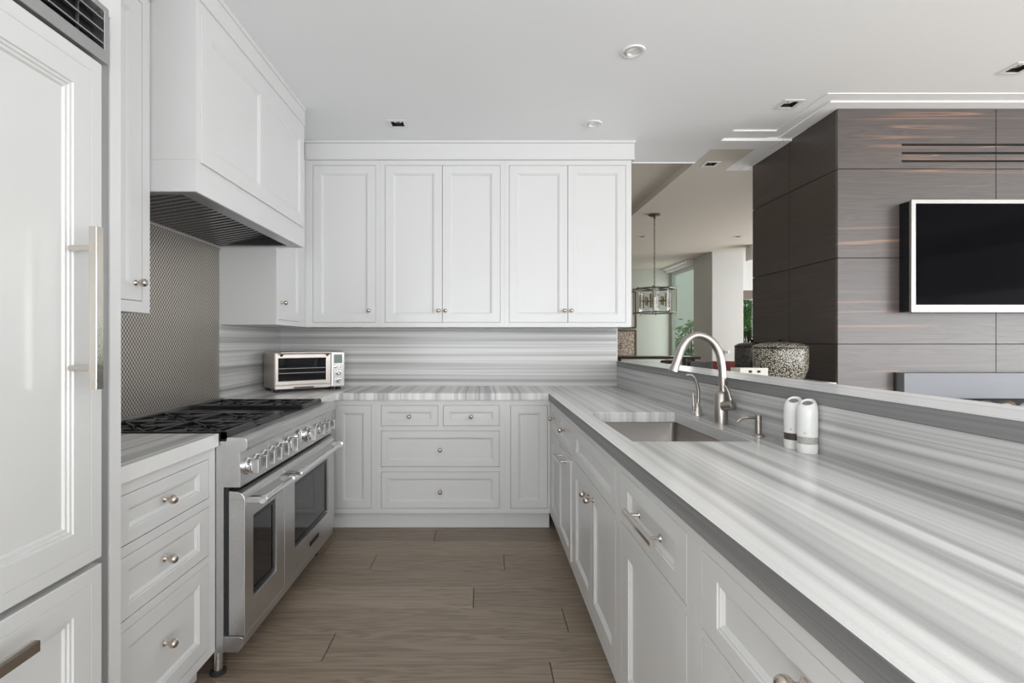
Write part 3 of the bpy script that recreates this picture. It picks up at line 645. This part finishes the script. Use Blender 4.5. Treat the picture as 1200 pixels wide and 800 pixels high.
# ================================================================== RANGE
RX = -0.919
t = empty('range_cooker', (-1.3, 2.57, 0), 'wide stainless steel double-oven gas range with black grates between the white cabinets', 'range')
R0, R1 = 1.972, 3.163
def extr(bm, prof, y0, y1):
    loft(bm, [[(x, y0, z) for x, z in prof], [(x, y1, z) for x, z in prof]])
bm = B(); extr(bm, [(-1.615, 0.10), (-1.0, 0.10), (-1.0, 0.738), (-0.936, 0.738), (-0.936, 0.873), (-0.916, 0.878), (-0.909, 0.890), (-0.909, 0.915), (-0.914, 0.926), (-0.928, 0.931), (-0.985, 0.931), (-0.99, 0.915), (-1.615, 0.915)], R0, R1)
obj('body', bm, STEEL, t, bevel=0.001)
obj('cooktop_pan', boxes((-1.60, -0.992, R0+0.012, R1-0.012, 0.9155, 0.918)), BLACKM, t)
obj('back_guard', boxes((-1.615, -1.60, R0, R1, 0.9155, 0.955)), STEEL, t, bevel=0.001)
obj('door_gap', boxes((-1.0, -0.985, R0+0.01, R1-0.01, 0.14, 0.736)), BLACKM, t)
def oven_door(y0, y1, wy0, wy1, wz0, wz1):
    M = face('+X', RX); bm = plate((y0, y1, 0.165, 0.690), [(wy0, wy1, wz0, wz1)], -0.062, 0, M)
    extr(bm, [(RX-0.062, 0.6902), (RX, 0.6902), (RX-0.004, 0.702), (RX-0.014, 0.713), (RX-0.030, 0.720), (RX-0.062, 0.722)], y0, y1)
    d = obj('oven_door', bm, STEEL, t, bevel=0.0015)
    bm = B(); box(bm, RX-0.030, RX-0.012, wy0+0.0005, wy1-0.0005, wz0+0.0005, wz1-0.0005); obj('window', bm, OVENGL, d)
    bm = plate((wy0+.001, wy1-.001, wz0+.001, wz1-.001), [(wy0+.022, wy1-.022, wz0+.022, wz1-.022)], -0.0115, -0.009, M); obj('window_frame', bm, BLACK, d)
    return d
d1 = oven_door(1.976, 2.370, 2.05, 2.28, 0.282, 0.606)
d2 = oven_door(2.374, 3.160, 2.50, 3.045, 0.285, 0.610)
def oven_handle(d, y0, y1):
    z = 0.680; x = -0.862; bm = B()
    cyl(bm, (x, y0, z), (x, y1, z), 0.0135, 20)
    for y in (y0+0.030, y1-0.030):
        lathe(bm, (x, y-0.018, z), (0, 1, 0), [(0.0165, 0), (0.0165, 0.036)], 18)
    h = obj('handle', bm, CHROME, d, smooth=True)
    for y, e in ((y0, -1), (y1, 1)):
        bm = B(); lo = [[(xx, yy, z-hh), (xx, yy+0.030*-e, z-hh), (xx, yy+0.030*-e, z+hh), (xx, yy, z+hh)] for xx, hh, yy in ((RX-0.001, 0.013, y), (RX+0.03, 0.013, y), (x+0.012, 0.0125, y-e*0.004))]
        loft(bm, lo); obj('bracket', bm, STEEL, h, bevel=0.003)
oven_handle(d1, 2.00, 2.350); oven_handle(d2, 2.385, 3.135)
obj('badge', boxes((RX, RX+0.003, 2.715, 2.86, 0.212, 0.236)), BLACK, d2, bevel=0.0008)
bm = B(); extr(bm, [(-0.9995, 0.101), (-0.945, 0.101), (-0.928, 0.120), (-0.926, 0.155), (-0.94, 0.162), (-0.9995, 0.162)], R0+0.002, R1-0.002); obj('kick_rail', bm, STEEL, t, bevel=0.001)
for (x, y) in ((-1.04, 2.01), (-1.04, 3.12), (-1.55, 2.01), (-1.55, 3.12)):
    bm = B(); cyl(bm, (x, y, 0.012), (x, y, 0.0995), 0.018, 18); lathe(bm, (x, y, 0), (0, 0, 1), [(0.030, 0), (0.030, 0.010), (0.022, 0.016), (0, 0.016)], 24, mi=1)
    obj('leg', bm, [CHROME, BLACKM], t, smooth=True)
# control knobs
def rknob(y, big=False):
    z = 0.808; x = -0.936; r = 0.034 if not big else 0.040
    bm = B(); lathe(bm, (x, y, z), (1, 0, 0), [(r, 0), (r, 0.006), (r*.88, 0.010), (r*.80, 0.010), (r*.78, 0.022), (r*.66, 0.026), (0, 0.026)], 30)
    k = obj('control_knob', bm, CHROME, t, smooth=True)
    w = 0.0115; bm = B(); box(bm, x+0.0255, x+0.052, y-w, y+w, z-r*.82, z+r*.82)
    obj('grip', bm, STEEL, k, bevel=0.0025)
for y in (2.03, 2.107, 2.184, 2.263, 2.345): rknob(y)
rknob(2.455, True); rknob(2.72, True)
for y in (2.87, 2.962, 3.057): rknob(y)
bm = B(); lathe(bm, (-0.936, 2.60, 0.815), (1, 0, 0), [(0.040, 0), (0.040, 0.008), (0.034, 0.012), (0, 0.012)], 30); obj('dial_display', bm, CHROME, t, smooth=True)
# grates
def grate(y0, y1):
    bm = B(); z1 = 0.948; z0 = z1-0.014; xa, xb = -1.595, -0.992; w = 0.009
    box(bm, xa, xb, y0, y0+0.016, 0.919, z1); box(bm, xa, xb, y1-0.016, y1, 0.919, z1)
    extr(bm, [(xb-0.03, 0.919), (xb-0.004, 0.921), (xb, 0.928), (xb-0.006, z1-0.002), (xb-0.012, z1), (xb-0.03, z1)], y0, y1)
    box(bm, xa, xa+0.02, y0, y1, 0.919, z1); xm = (xa+xb)/2; box(bm, xm-0.009, xm+0.009, y0, y1, z0, z1)
    ym = (y0+y1)/2
    for cx in ((xa+xm)/2, (xm+xb)/2):
        hx, hy = (xm-xa)/2-0.004, (y1-y0)/2-0.004
        for k in range(8):
            a = k*PI/4; c, s = math.cos(a), math.sin(a)
            L_ = min(hx/abs(c) if abs(c) > .01 else 9, hy/abs(s) if abs(s) > .01 else 9)
            p0 = Vector((cx+c*0.030, ym+s*0.030, 0)); p1 = Vector((cx+c*L_, ym+s*L_, 0)); n = Vector((-s, c, 0))*0.0055
            lo = [[(p.x+q.x, p.y+q.y, zz) for q, zz in ((n, z0), (-n, z0), (-n*.7, z1), (n*.7, z1))] for p in (p0, p1)]
            loft(bm, lo)
        ring = [(cx+0.072*math.cos(2*PI*i/24)*1.15, ym+0.072*math.sin(2*PI*i/24), z1-0.006) for i in range(24)]
        tube(bm, ring, 0.005, 8, closed=True)
    obj('grate', bm, IRON, t, bevel=0.0015)
    for cx in ((xa+xm)/2, (xm+xb)/2):
        bm = B(); lathe(bm, (cx, ym, 0.918), (0, 0, 1), [(0.052, 0), (0.050, 0.006), (0.040, 0.010), (0.036, 0.015), (0.030, 0.018), (0, 0.019)], 28); obj('burner', bm, BLACK, t, smooth=True)
GY = [(1.992, 2.262), (2.266, 2.540), (2.812, 3.145)]
for a, b in GY: grate(a, b)
obj('griddle_cover', boxes((-1.59, -1.0, 2.546, 2.806, 0.919, 0.932)), BLACK, t, bevel=0.004)

# ================================================================== RANGE HOOD
t = empty('range_hood', (-1.37, 2.57, 1.878), 'tall white boxed range hood with two recessed panels above the range', 'range hood')
HX = -1.105; H0, H1 = 1.971, 3.164
bm = plate((WX+0.001, HX, H0, H1), [(WX+0.02, HX-0.012, H0+0.012, H1-0.012)], 1.878, 2.0, XY)
us = None
box(bm, WX+0.001, HX, H0, H1, 2.0005, 2.716)
obj('casing', bm, WHITE, t)
obj('crown', boxes((WX+0.001, HX+0.008, H0-0.003, H1, 2.7165, CEILZ-0.0005), (HX+0.0001, HX+0.005, H0, H1, 2.630, 2.716)), WHITE, t, bevel=0.0012)
# front panel with two recesses
M = face('+X', HX); bm = B(); n = 0.0035
us_ = [2.0, 2.065, 2.52, 2.605, 3.073, 3.138]; vs_ = [1.997, 2.062, 2.518, 2.583]
cells(bm, us_, vs_, lambda u, v: not ((2.065 < u < 2.52 or 2.605 < u < 3.073) and 2.062 < v < 2.518), 0.0005, n+0.006, M)
for a, b in ((2.065, 2.52), (2.605, 3.073)):
    lo = [[M(a+d, 2.062+d, h), M(b-d, 2.062+d, h), M(b-d, 2.518-d, h), M(a+d, 2.518-d, h)] for d, h in ((0, n+0.006), (0.004, n+0.003), (0.010, n+0.003), (0.018, 0.001))]
    loft(bm, lo, cap0=False)
obj('front_panel', bm, WHITE, t)
bm = plate((WX+0.022, HX-0.0125, H0+0.0125, H1-0.0125), [(WX+0.035, HX-0.085, H0+0.055, H1-0.055)], 1.881, 1.887, XY)
obj('liner', bm, HOOD_STEEL, t)
# filters slope up to the front, handles near the front edge
fy0, fy1 = H0+0.056, H1-0.056; xa, xb = WX+0.036, HX-0.086; za, zb = 1.890, 1.955
bm = boxes((xb+0.0005, xb+0.006, fy0, fy1, 1.888, 1.97)); box(bm, xa, xb, fy0-.001, fy0-0.0005, 1.888, 1.97); box(bm, xa, xb, fy1+.0005, fy1+.001, 1.888, 1.97); box(bm, xa, xb, fy0, fy1, 1.985, 1.99)
obj('liner_walls', bm, BAFFLE, t)
nf = 3
for k in range(nf):
    a = fy0+(fy1-fy0)*k/nf+0.003; b = fy0+(fy1-fy0)*(k+1)/nf-0.003
    bm = B(); ns = 8; wd = (b-a)/ns
    def SP(u, v, n): # u across Y, v along slope 0..1, n down
        x = xa+(xb-xa)*v; z = za+(zb-za)*v; return (x, u, z-n)
    for s in range(ns):
        u0 = a+s*wd; lo = []
        for v in (0.02, 0.98):
            g_ = 0.006; lo.append([SP(u0+0.004, v, -0.008), SP(u0+0.004, v, 0.002), SP(u0+0.012, v, 0.012), SP(u0+wd-0.012, v, 0.012), SP(u0+wd-0.004, v, 0.002), SP(u0+wd-0.004, v, -0.008)])
        loft(bm, lo)
    for v0, v1 in ((0, 0.02), (0.98, 1)):
        loft(bm, [[SP(a, v, -0.012), SP(a, v, 0.008), SP(b, v, 0.008), SP(b, v, -0.012)] for v in (v0, v1)])
    loft(bm, [[SP(a, v, -0.014), SP(a, v, -0.010), SP(b, v, -0.010), SP(b, v, -0.014)] for v in (0, 1)], mi=1)
    fl = obj('baffle_filter', bm, [BAFFLE, BLACKM], t)
    m_ = (a+b)/2+0.02; bm = B()
    tube(bm, smooth_path([SP(m_-0.05, 0.90, 0.006), SP(m_-0.045, 0.90, 0.020), SP(m_, 0.90, 0.024), SP(m_+0.045, 0.90, 0.020), SP(m_+0.05, 0.90, 0.006)], 4), 0.003, 8)
    obj('filter_handle', bm, CHROME, fl, smooth=True)

# ================================================================== REFRIGERATOR AND ITS SURROUND
FX = -0.95
t = empty('refrigerator', (-1.3, 0.83, 0), 'built-in refrigerator clad in glossy white panels with a metal grille on top', 'refrigerator')
obj('body', boxes((WX+0.01, -0.985, 0.37, 1.345, 0.05, 2.135)), simple('grey_reveal', (0.42, 0.42, 0.42), 0.4, 0.6), t)
M = face('+X', FX)
def fdoor(name, z0, z1):
    bm = B(); u0, u1 = 0.375, 1.277; t_ = 0.032
    prof = [(0.0, -t_), (0.0, -0.002), (0.002, 0.0), (0.034, 0.0), (0.0345, -0.0012), (0.036, -0.0012), (0.0365, 0.0), (0.088, 0.0), (0.090, -0.004), (0.096, -0.004), (0.098, -0.008), (0.104, -0.008), (0.108, -0.013)]
    loft(bm, [[M(u0+d, z0+d, h), M(u1-d, z0+d, h), M(u1-d, z1-d, h), M(u0+d, z1-d, h)] for d, h in prof])
    return obj(name, bm, FRIDGE_WHITE, t)
dd = fdoor('door', 0.764, 1.990); dr = fdoor('freezer_drawer', 0.11, 0.748)
def fpull(d, a, b):
    bm = B(); (u0, v0), (u1, v1) = a, b; pr = 0.060; s = 0.011
    if u0 == u1: box(bm, u0-s, u0+s, v0, v1, pr-0.009, pr+0.009, M)
    else: box(bm, u0, u1, v0-s, v0+s, pr-0.009, pr+0.009, M)
    for k in (0.13, 0.87):
        u, v = u0+(u1-u0)*k, v0+(v1-v0)*k; cyl(bm, M(u, v, 0), M(u, v, pr-0.009), 0.0075, 16)
    obj('handle', bm, NICKEL_P, d, bevel=0.001)
fpull(dd, (1.178, 1.19), (1.178, 1.563)); fpull(dr, (0.45, 0.695), (1.020, 0.695))
bm = plate((0.375, 1.301, 2.0, 2.142), [(0.39, 1.285, 2.032, 2.128)], -0.03, 0, M); obj('grille_frame', bm, STEEL, t, bevel=0.001)
bm = B()
for zc in (2.052, 2.082, 2.112):
    lo = [[(FX-0.002, y, zc-0.006), (FX-0.002, y, zc-0.003), (FX-0.028, y, zc+0.010), (FX-0.028, y, zc+0.007)] for y in (0.39, 1.284)]
    loft(bm, lo)
box(bm, FX-0.025, FX-0.02, 1.225, 1.229, 2.032, 2.128)
obj('grille_louvres', bm, STEEL, t)
obj('grille_shadow_box', boxes((FX-0.034, FX-0.0305, 0.375, 1.30, 2.0, 2.142)), BLACKM, t)
tag(obj('fridge_end_panel', boxes((WX+0.001, -0.98, 1.347, 1.387, 0.0, CEILZ-0.001)), WHITE, bevel=0.0015), 'tall white end panel between the refrigerator and the drawers', 'end panel')
cabinet('white cabinet face above the refrigerator grille, cut by the top of the picture', '+X', -0.98, 0.30, 1.346, 2.150, CEILZ-0.001, 0.6, [dict(r=(0.34, 1.31, 2.20, 2.70), stile=0.06)], name='wall_cabinet')

# ================================================================== TOASTER OVEN
rz = math.radians(37)
t = empty('toaster_oven', (-1.425, 3.50, CT), 'champagne steel toaster oven set at an angle in the worktop corner', 'toaster oven', rz=rz)
W, D, Hh = 0.500, 0.30, 0.262; z0 = 0.020
LO = dict(local=True)
bm = B(); box(bm, 0.0, W, 0.014, D, z0, z0+Hh); obj('casing', bm, TOAST, t, bevel=0.012, **LO)
# fascia: frame with window hole + bottom strip
DW = 0.395
fm = lambda u, v, n: (u, 0.014-n, v)
bm = plate((0.004, DW, z0+0.030, z0+Hh-0.008), [(0.026, DW-0.036, z0+0.058, z0+0.216)], -0.002, 0.014, fm); dr_ = obj('glass_door', bm, TOAST, t, bevel=0.003, **LO)
bm = B(); box(bm, 0.026, DW-0.036, z0+0.058, z0+0.216, -0.001, 0.006, fm); obj('window', bm, OVENGL, dr_, local=True)
for zz in (0.112, 0.145):
    bm = B(); cyl(bm, (0.030, 0.0055, z0+zz), (DW-0.040, 0.0055, z0+zz), 0.0026, 8); obj('rack_wire', bm, CHROME, dr_, local=True)
bm = B()
for u in (0.045, DW-0.028): cyl(bm, (u, 0.001, z0+0.236), (u, -0.032, z0+0.250), 0.010, 14)
obj('handle_post', bm, BRONZE, dr_, smooth=True, local=True)
bm = B(); cyl(bm, (0.030, -0.036, z0+0.254), (DW-0.010, -0.036, z0+0.254), 0.0095, 18)
obj('handle', bm, TOAST, dr_, smooth=True, local=True)
obj('crumb_tray', (lambda b_: (box(b_, 0.004, DW, z0+0.002, z0+0.027, -0.002, 0.010, fm), b_)[1])(B()), TOAST, t, bevel=0.002, **LO)
bm = B(); box(bm, 0.13, 0.27, z0+0.006, z0+0.014, 0.0102, 0.018, fm); obj('tray_grip', bm, BLACKM, t, bevel=0.002, **LO)
bm = B(); box(bm, DW+0.004, W-0.001, z0+0.002, z0+Hh-0.004, -0.002, 0.016, fm); cp = obj('control_panel', bm, simple('pale_steel_panel', (0.72, 0.71, 0.69), 0.30, 0.6), t, bevel=0.006, **LO)
cx = (DW+W)/2+0.001
bm = B(); box(bm, cx-0.032, cx+0.030, z0+0.175, z0+0.238, 0.0155, 0.0175, fm); obj('display', bm, LCD, cp, bevel=0.001, local=True)
def tk(u, v, r, h):
    bm = B(); lathe(bm, fm(u, v, 0.0155), (0, -1, 0), [(r, 0), (r, h*.4), (r*.86, h*.5), (r*.84, h), (r*.6, h+.001), (0, h*.9)], 24); obj('dial', bm, CHROME, cp, smooth=True, local=True)
tk(cx-0.021, z0+0.150, 0.0115, 0.008); tk(cx+0.019, z0+0.150, 0.0085, 0.005); tk(cx, z0+0.104, 0.0195, 0.016); tk(cx, z0+0.049, 0.0195, 0.016)
for (u, v) in ((0.02, 0.04), (W-0.04, 0.04), (W-0.09, 0.04), (0.02, D-0.04), (W-0.04, D-0.04)):
    bm = B(); box(bm, u-0.012, u+0.016, v-0.025, v+0.02, 0.0005, z0); obj('foot', bm, BLACKM, t, bevel=0.002, **LO)

# ================================================================== TELEVISION, FIREPLACE
t = empty('television', (3.19, 3.16, 1.48), 'wall-mounted flat television with a thin silver bezel on the dark wood wall', 'television')
obj('back_casing', boxes((2.604, 3.786, 3.125, 3.2035, 1.482, 2.158)), BLACK, t, bevel=0.002)
M = face('-Y', 3.120)
bm = plate((2.602, 3.788, 1.478, 2.162), [(2.628, 3.762, 1.523, 2.138)], -0.006, 0.012, M); obj('bezel', bm, simple('silver_bezel', (0.50, 0.485, 0.465), 0.38, 0.9), t, bevel=0.0015)
obj('screen', boxes((2.629, 3.761, 3.1195, 3.124, 1.524, 2.137)), SCREEN, t)
t = empty('fireplace', (3.6, 3.1, 0.6), 'long grey metal fireplace hood panel low on the dark wood wall', 'fireplace')
obj('hood_panel', boxes((2.580, 5.2, 3.135, 3.20, 0.951, 1.106)), HEARTH, t, bevel=0.001)
obj('shadow_reveal', boxes((2.568, 2.5795, 3.195, 3.2035, 0.5, 1.108)), BLACKM, t)
obj('firebox', boxes((2.580, 5.2, 3.198, 3.2035, 0.75, 0.9505)), BLACKM, t)
obj('hearth_tray', boxes((2.580, 5.2, 2.80, 3.197, 0.82, 0.895), (2.580, 5.2, 2.80, 3.197, 0.45, 0.819)), PLW, t)
pebs = [(2.80, 2.98, 0.030, 0), (2.865, 2.93, 0.024, 1), (2.93, 2.99, 0.034, 1), (3.00, 2.94, 0.028, 0), (3.07, 3.0, 0.032, 1), (3.13, 2.94, 0.030, 0), (3.20, 3.0, 0.030, 1)]
pl = ['pale pebble at the left end of the row in the fireplace', 'small brown pebble second from the left in the fireplace', 'larger brown pebble third from the left in the fireplace', 'pale pebble in the middle of the fireplace row',
      'brown pebble fifth from the left in the fireplace', 'pale pebble second from the right in the fireplace', 'brown pebble at the right end of the fireplace row']
for (x, y, r, k), lb in zip(pebs, pl):
    bm = B(); bmesh.ops.create_icosphere(bm, subdivisions=3, radius=r)
    for v in bm.verts: v.co = Vector((v.co.x*1.35+x, v.co.y*1.1+y, v.co.z*0.85*(1+0.1*math.sin(v.co.x*60))+0.8955+r*0.93))
    tag(obj('pebble', bm, STONE_D if k else STONE, smooth=True), lb, 'pebble', 'pebbles in the fireplace')

# ================================================================== CREDENZA WITH JARS
t = empty('credenza', (1.82, 3.7, 0), 'low white credenza behind the bar ledge carrying the speckled jars', 'credenza')
obj('cabinet_top', boxes((1.44, 2.215, 3.206, 4.2, 1.015, 1.043)), PLW, t, bevel=0.002)
obj('carcass', boxes((1.46, 2.21, 3.22, 4.18, 0.06, 1.0145)), WHITE, t)
for y in (3.24, 3.555, 3.87): 
    bm = B(); door_bm(bm, face('-X', 1.459), y, y+0.295, 0.10, 0.98, 0.05, n=0.02); obj('door', bm, WHITE, t)
for (x, y) in ((1.5, 3.25), (1.5, 4.13), (2.17, 3.25), (2.17, 4.13)): obj('leg', boxes((x-.02, x+.02, y-.02, y+.02, 0, 0.0595)), DKWOOD, t)
def jar(x, y, r, h, mat, lidmat, label):
    t = empty('lidded_jar', (x, y, 1.0435), label, 'jar', 'ceramic jars beside the dark wood wall')
    bm = B(); lathe(bm, (x, y, 1.0435), (0, 0, 1), [(r*.72, 0), (r*.86, h*.10), (r*.97, h*.32), (r, h*.55), (r*1.0, h*.92), (r*.98, h), (r*.9, h)], 48); obj('pot', bm, mat, t, smooth=True)
    bm = B(); lathe(bm, (x, y, 1.0435+h+0.0005), (0, 0, 1), [(r*1.0, 0), (r*1.01, 0.006), (r*.95, 0.014), (r*.75, 0.026), (r*.40, 0.035), (0, 0.037)], 48); ld = obj('lid', bm, lidmat, t, smooth=True)
    bm = B(); lathe(bm, (x, y, 1.0435+h-0.004), (0, 0, 1), [(r*1.004, 0), (r*1.012, 0.002), (r*1.012, 0.005), (r*1.004, 0.006)], 48); obj('rim', bm, BLACK, t, smooth=True)
    bm = B(); bb = 1.0435+h+0.036; lathe(bm, (x, y, bb-0.002), (0, 0, 1), [(0.012, 0), (0.008, 0.006), (0.014, 0.014), (0.010, 0.022), (0, 0.023)], 20); obj('lid_knob', bm, BLACK, ld, smooth=True)
jar(1.958, 3.375, 0.162, 0.216, POT, POT, 'large cream and black speckled ceramic jar with a domed lid')
jar(2.075, 3.95, 0.122, 0.215, POT_SHADE, POT_SHADE, 'speckled ceramic jar with shade in its colour behind the large speckled one')
t = empty('wooden_tray', (1.70, 3.28, 1.0435), 'small pale wooden tray with dark cutout handles in front of the speckled jars', 'tray')
bm = B(); mm = face('-Y', 3.225); T0, T1 = 1.615, 1.790
cells(bm, [T0, 1.668, 1.690, 1.722, 1.744, T1], [1.0435, 1.103, 1.118, 1.134], lambda u, v: not ((1.668 < u < 1.690 or 1.722 < u < 1.744) and 1.103 < v < 1.118), 0, 0.01, mm)
box(bm, T0, T1, 3.225, 3.34, 1.0435, 1.072); box(bm, T0, T0+.008, 3.225, 3.34, 1.072, 1.13); box(bm, T1-.008, T1, 3.225, 3.34, 1.072, 1.13); box(bm, T0+.008, T1-.008, 3.332, 3.34, 1.072, 1.13)
obj('tray_box', bm, TRAYW, t, bevel=0.0015)
obj('lining', boxes((T0+.0085, T1-.0085, 3.2255, 3.230, 1.0725, 1.128)), BLACKM, t)

# ================================================================== DINING ROOM
cx, cy = 1.946, 5.81
t = empty('chandelier', (cx, cy, CEILZ), 'drum chandelier of thin metal hoops with brass tubes inside, hanging from a long rod', 'chandelier')
bm = B(); lathe(bm, (cx, cy, CEILZ-0.0005), (0, 0, -1), [(0.065, 0), (0.065, 0.012), (0.05, 0.022), (0.012, 0.026), (0.012, 0.05)], 28); obj('canopy', bm, CHAND, t, smooth=True)
bm = B(); zt, zb_ = 1.895, 1.625
z = CEILZ-0.05; k = 0
while z > zt+0.03:
    r_ = 0.011; a_ = (k % 2)*PI/2
    tube(bm, [(cx+r_*0.7*math.cos(q)*math.cos(a_), cy+r_*0.7*math.cos(q)*math.sin(a_), z-0.016+0.018*math.sin(q)) for q in [2*PI*i/10 for i in range(10)]], 0.0028, 6, closed=True); z -= 0.027; k += 1
cyl(bm, (cx, cy, zt+0.04), (cx, cy, zb_), 0.006, 10); obj('chain', bm, CHAND, t, smooth=True)
bm = B(); RR = 0.232
for zz in (zt, zb_):
    for rr_ in (RR, RR*0.93):
        tube(bm, [(cx+rr_*math.cos(2*PI*i/8+PI/8), cy+rr_*math.sin(2*PI*i/8+PI/8), zz) for i in range(8)], 0.0065, 8, closed=True)
for i in range(8):
    a_ = 2*PI*i/8+PI/8; x, y = cx+RR*math.cos(a_), cy+RR*math.sin(a_)
    cyl(bm, (x, y, zb_-0.02), (x, y, zt+0.02), 0.0055, 8)
for i in range(4):
    a_ = PI*i/4+PI/8; cyl(bm, (cx-RR*math.cos(a_), cy-RR*math.sin(a_), zt), (cx+RR*math.cos(a_), cy+RR*math.sin(a_), zt), 0.004, 8)
obj('frame', bm, CHAND, t, smooth=True)
bm = B(); zc = (zt+zb_)/2; lathe(bm, (cx, cy, zb_+0.02), (0, 0, 1), [(RR*.80, 0), (RR*.80, zt-zb_-0.04), (RR*.79, zt-zb_-0.04), (RR*.79, 0), (RR*.80, 0)], 40); obj('glass_shade', bm, CLEAR, t, smooth=True)
for i in range(3):
    a_ = PI*i/3; bm = B(); cyl(bm, (cx-0.16*math.cos(a_), cy-0.16*math.sin(a_), zc), (cx+0.16*math.cos(a_), cy+0.16*math.sin(a_), zc), 0.006, 8)
    for q in (-0.16, -0.10, -0.045, 0.045, 0.10, 0.16):
        x, y = cx+q*math.cos(a_), cy+q*math.sin(a_); hh = 0.075 if abs(q) in (0.16, 0.045) else 0.05; cyl(bm, (x, y, zc-hh), (x, y, zc+hh), 0.0095, 12)
    obj('brass_arm', bm, BRONZE, t, smooth=True)

def picture(x0, x1, z0, z1, mat, label):
    t = empty('framed_picture', ((x0+x1)/2, 10.17, z0), label, 'picture')
    M = face('-Y', 10.155); obj('frame', plate((x0, x1, z0, z1), [(x0+.03, x1-.03, z0+.03, z1-.03)], -0.02, 0.012, M), FRAME_BR, t, bevel=0.002)
    obj('print', boxes((x0+.031, x1-.031, 10.157, 10.165, z0+.031, z1-.031)), mat, t)
picture(2.45, 3.045, 1.56, 2.30, MATW, 'upper framed picture on the dining room wall, mostly hidden by the wall cabinet')
picture(2.45, 3.045, 0.99, 1.53, PRINT, 'lower framed print of bare tree branches on the dining room wall')

# tall dark table and chairs glimpsed over the ledge
t = empty('high_table', (2.5, 7.5, 0), 'dark narrow high table glimpsed over the bar ledge beyond the faucet', 'table')
obj('table_top', boxes((1.90, 3.11, 7.3, 7.75, 1.048, 1.085)), DKWOOD, t, bevel=0.006)
for (x, y) in ((1.96, 7.36), (3.02, 7.36), (1.96, 7.69), (3.02, 7.69)): obj('leg', boxes((x-.02, x+.02, y-.02, y+.02, 0, 1.0475)), DKWOOD, t)
def chair(x, y, w, fab, label, ztop=1.08):
    t = empty('dining_chair', (x, y, 0), label, 'chair', 'dining chairs beyond the bar ledge')
    obj('seat', boxes((x-w/2, x+w/2, y, y+0.44, 0.40, 0.48)), fab, t, bevel=0.015)
    bm = B(); loft(bm, [[(x-w/2, y-0.03-s*.06, z_), (x+w/2, y-0.03-s*.06, z_), (x+w/2, y+0.03-s*.06, z_), (x-w/2, y+0.03-s*.06, z_)] for s, z_ in ((0, 0.4805), (0.4, 0.75), (1, ztop))]); obj('backrest', bm, fab, t, bevel=0.012)
    for (a, b) in ((-1, 0.03), (1, 0.03), (-1, 0.40), (1, 0.40)):
        bm = B(); cyl(bm, (x+a*(w/2-.025), y+b, 0), (x+a*(w/2-.03), y+b, 0.3995), 0.014, 12, 0.020); obj('leg', bm, DKWOOD, t, smooth=True)
chair(2.22, 6.2, 0.17, DKFAB, 'dark brown high-backed dining chair, left of the grey one', 1.075)
chair(2.46, 6.75, 0.15, PLW, 'white-backed dining chair behind the faucet spray head', 1.07)
chair(2.30, 5.45, 0.22, GRFAB, 'grey patterned dining chair behind the arc of the faucet', 1.087)
chair(2.44, 5.98, 0.14, DKFAB, 'dark brown dining chair beside the red patterned one', 1.07)
chair(2.78, 6.0, 0.39, REDFAB, 'red patterned dining chair in front of the white column', 1.072)
t = empty('wall_plate', (3.93, 8.235, 1.17), 'small white wall plate low on the column above the red chair', 'wall plate')
obj('plate', boxes((3.885, 3.965, 8.222, 8.239, 1.10, 1.16)), PLW, t, bevel=0.003)
obj('toggle', boxes((3.918, 3.93, 8.205, 8.2215, 1.115, 1.145)), PLW, t, bevel=0.002)

# garden plants outside the glazing
def plant(x, y, h, spread, n, mat, label, seed, leafw=0.06):
    rnd = random.Random(seed); t = empty('garden_shrub', (x, y, -0.12), label, 'plant', 'shrubs in the garden')
    bs = B(); bl = B()
    for i in range(n):
        a = rnd.uniform(0, 2*PI); r = spread*math.sqrt(rnd.random()); zt_ = h*rnd.uniform(0.45, 1.0)
        tip = Vector((x+r*math.cos(a), y+r*math.sin(a), zt_)); root = Vector((x+0.1*math.cos(a), y+0.1*math.sin(a), -0.12))
        if i % 6 == 0: tube(bs, smooth_path([root, root.lerp(tip, 0.5)+Vector((0, 0, 0.15)), tip], 4), 0.008, 6)
        d = Vector((math.cos(a)*rnd.uniform(.3, 1), math.sin(a)*rnd.uniform(.3, 1), rnd.uniform(-0.6, 0.7))).normalized(); L_ = rnd.uniform(0.12, 0.30); sd = d.cross(Vector((0, 0, 1))).normalized()*leafw*rnd.uniform(.5, 1)
        up_ = sd.cross(d).normalized()*0.01
        pts = [tip, tip+d*L_*.35+sd+up_, tip+d*L_*.7+sd*.7+up_, tip+d*L_-Vector((0, 0, .04)), tip+d*L_*.7-sd*.7+up_, tip+d*L_*.35-sd+up_, tip+d*L_*.5-up_]
        v = [bl.verts.new(p) for p in pts]
        for q in range(6): bl.faces.new((v[q], v[(q+1) % 6], v[6]))
    obj('foliage', bl, mat, t); obj('stems', bs, DKWOOD, t)
plant(4.40, 10.6, 1.75, 0.30, 170, LEAF2, 'pale leafy shrub outside the green-tinted window left of the column', 3)
plant(5.15, 9.6, 2.1, 0.42, 420, LEAF, 'dense green broad-leaved shrub outside the window right of the column', 5, 0.08)
tag(obj('garden_wall', boxes((2.0, 14.0, 13.5, 13.7, -0.12, 3.4)), simple('pale_render', (0.78, 0.82, 0.76), 0.9)), kind='structure')
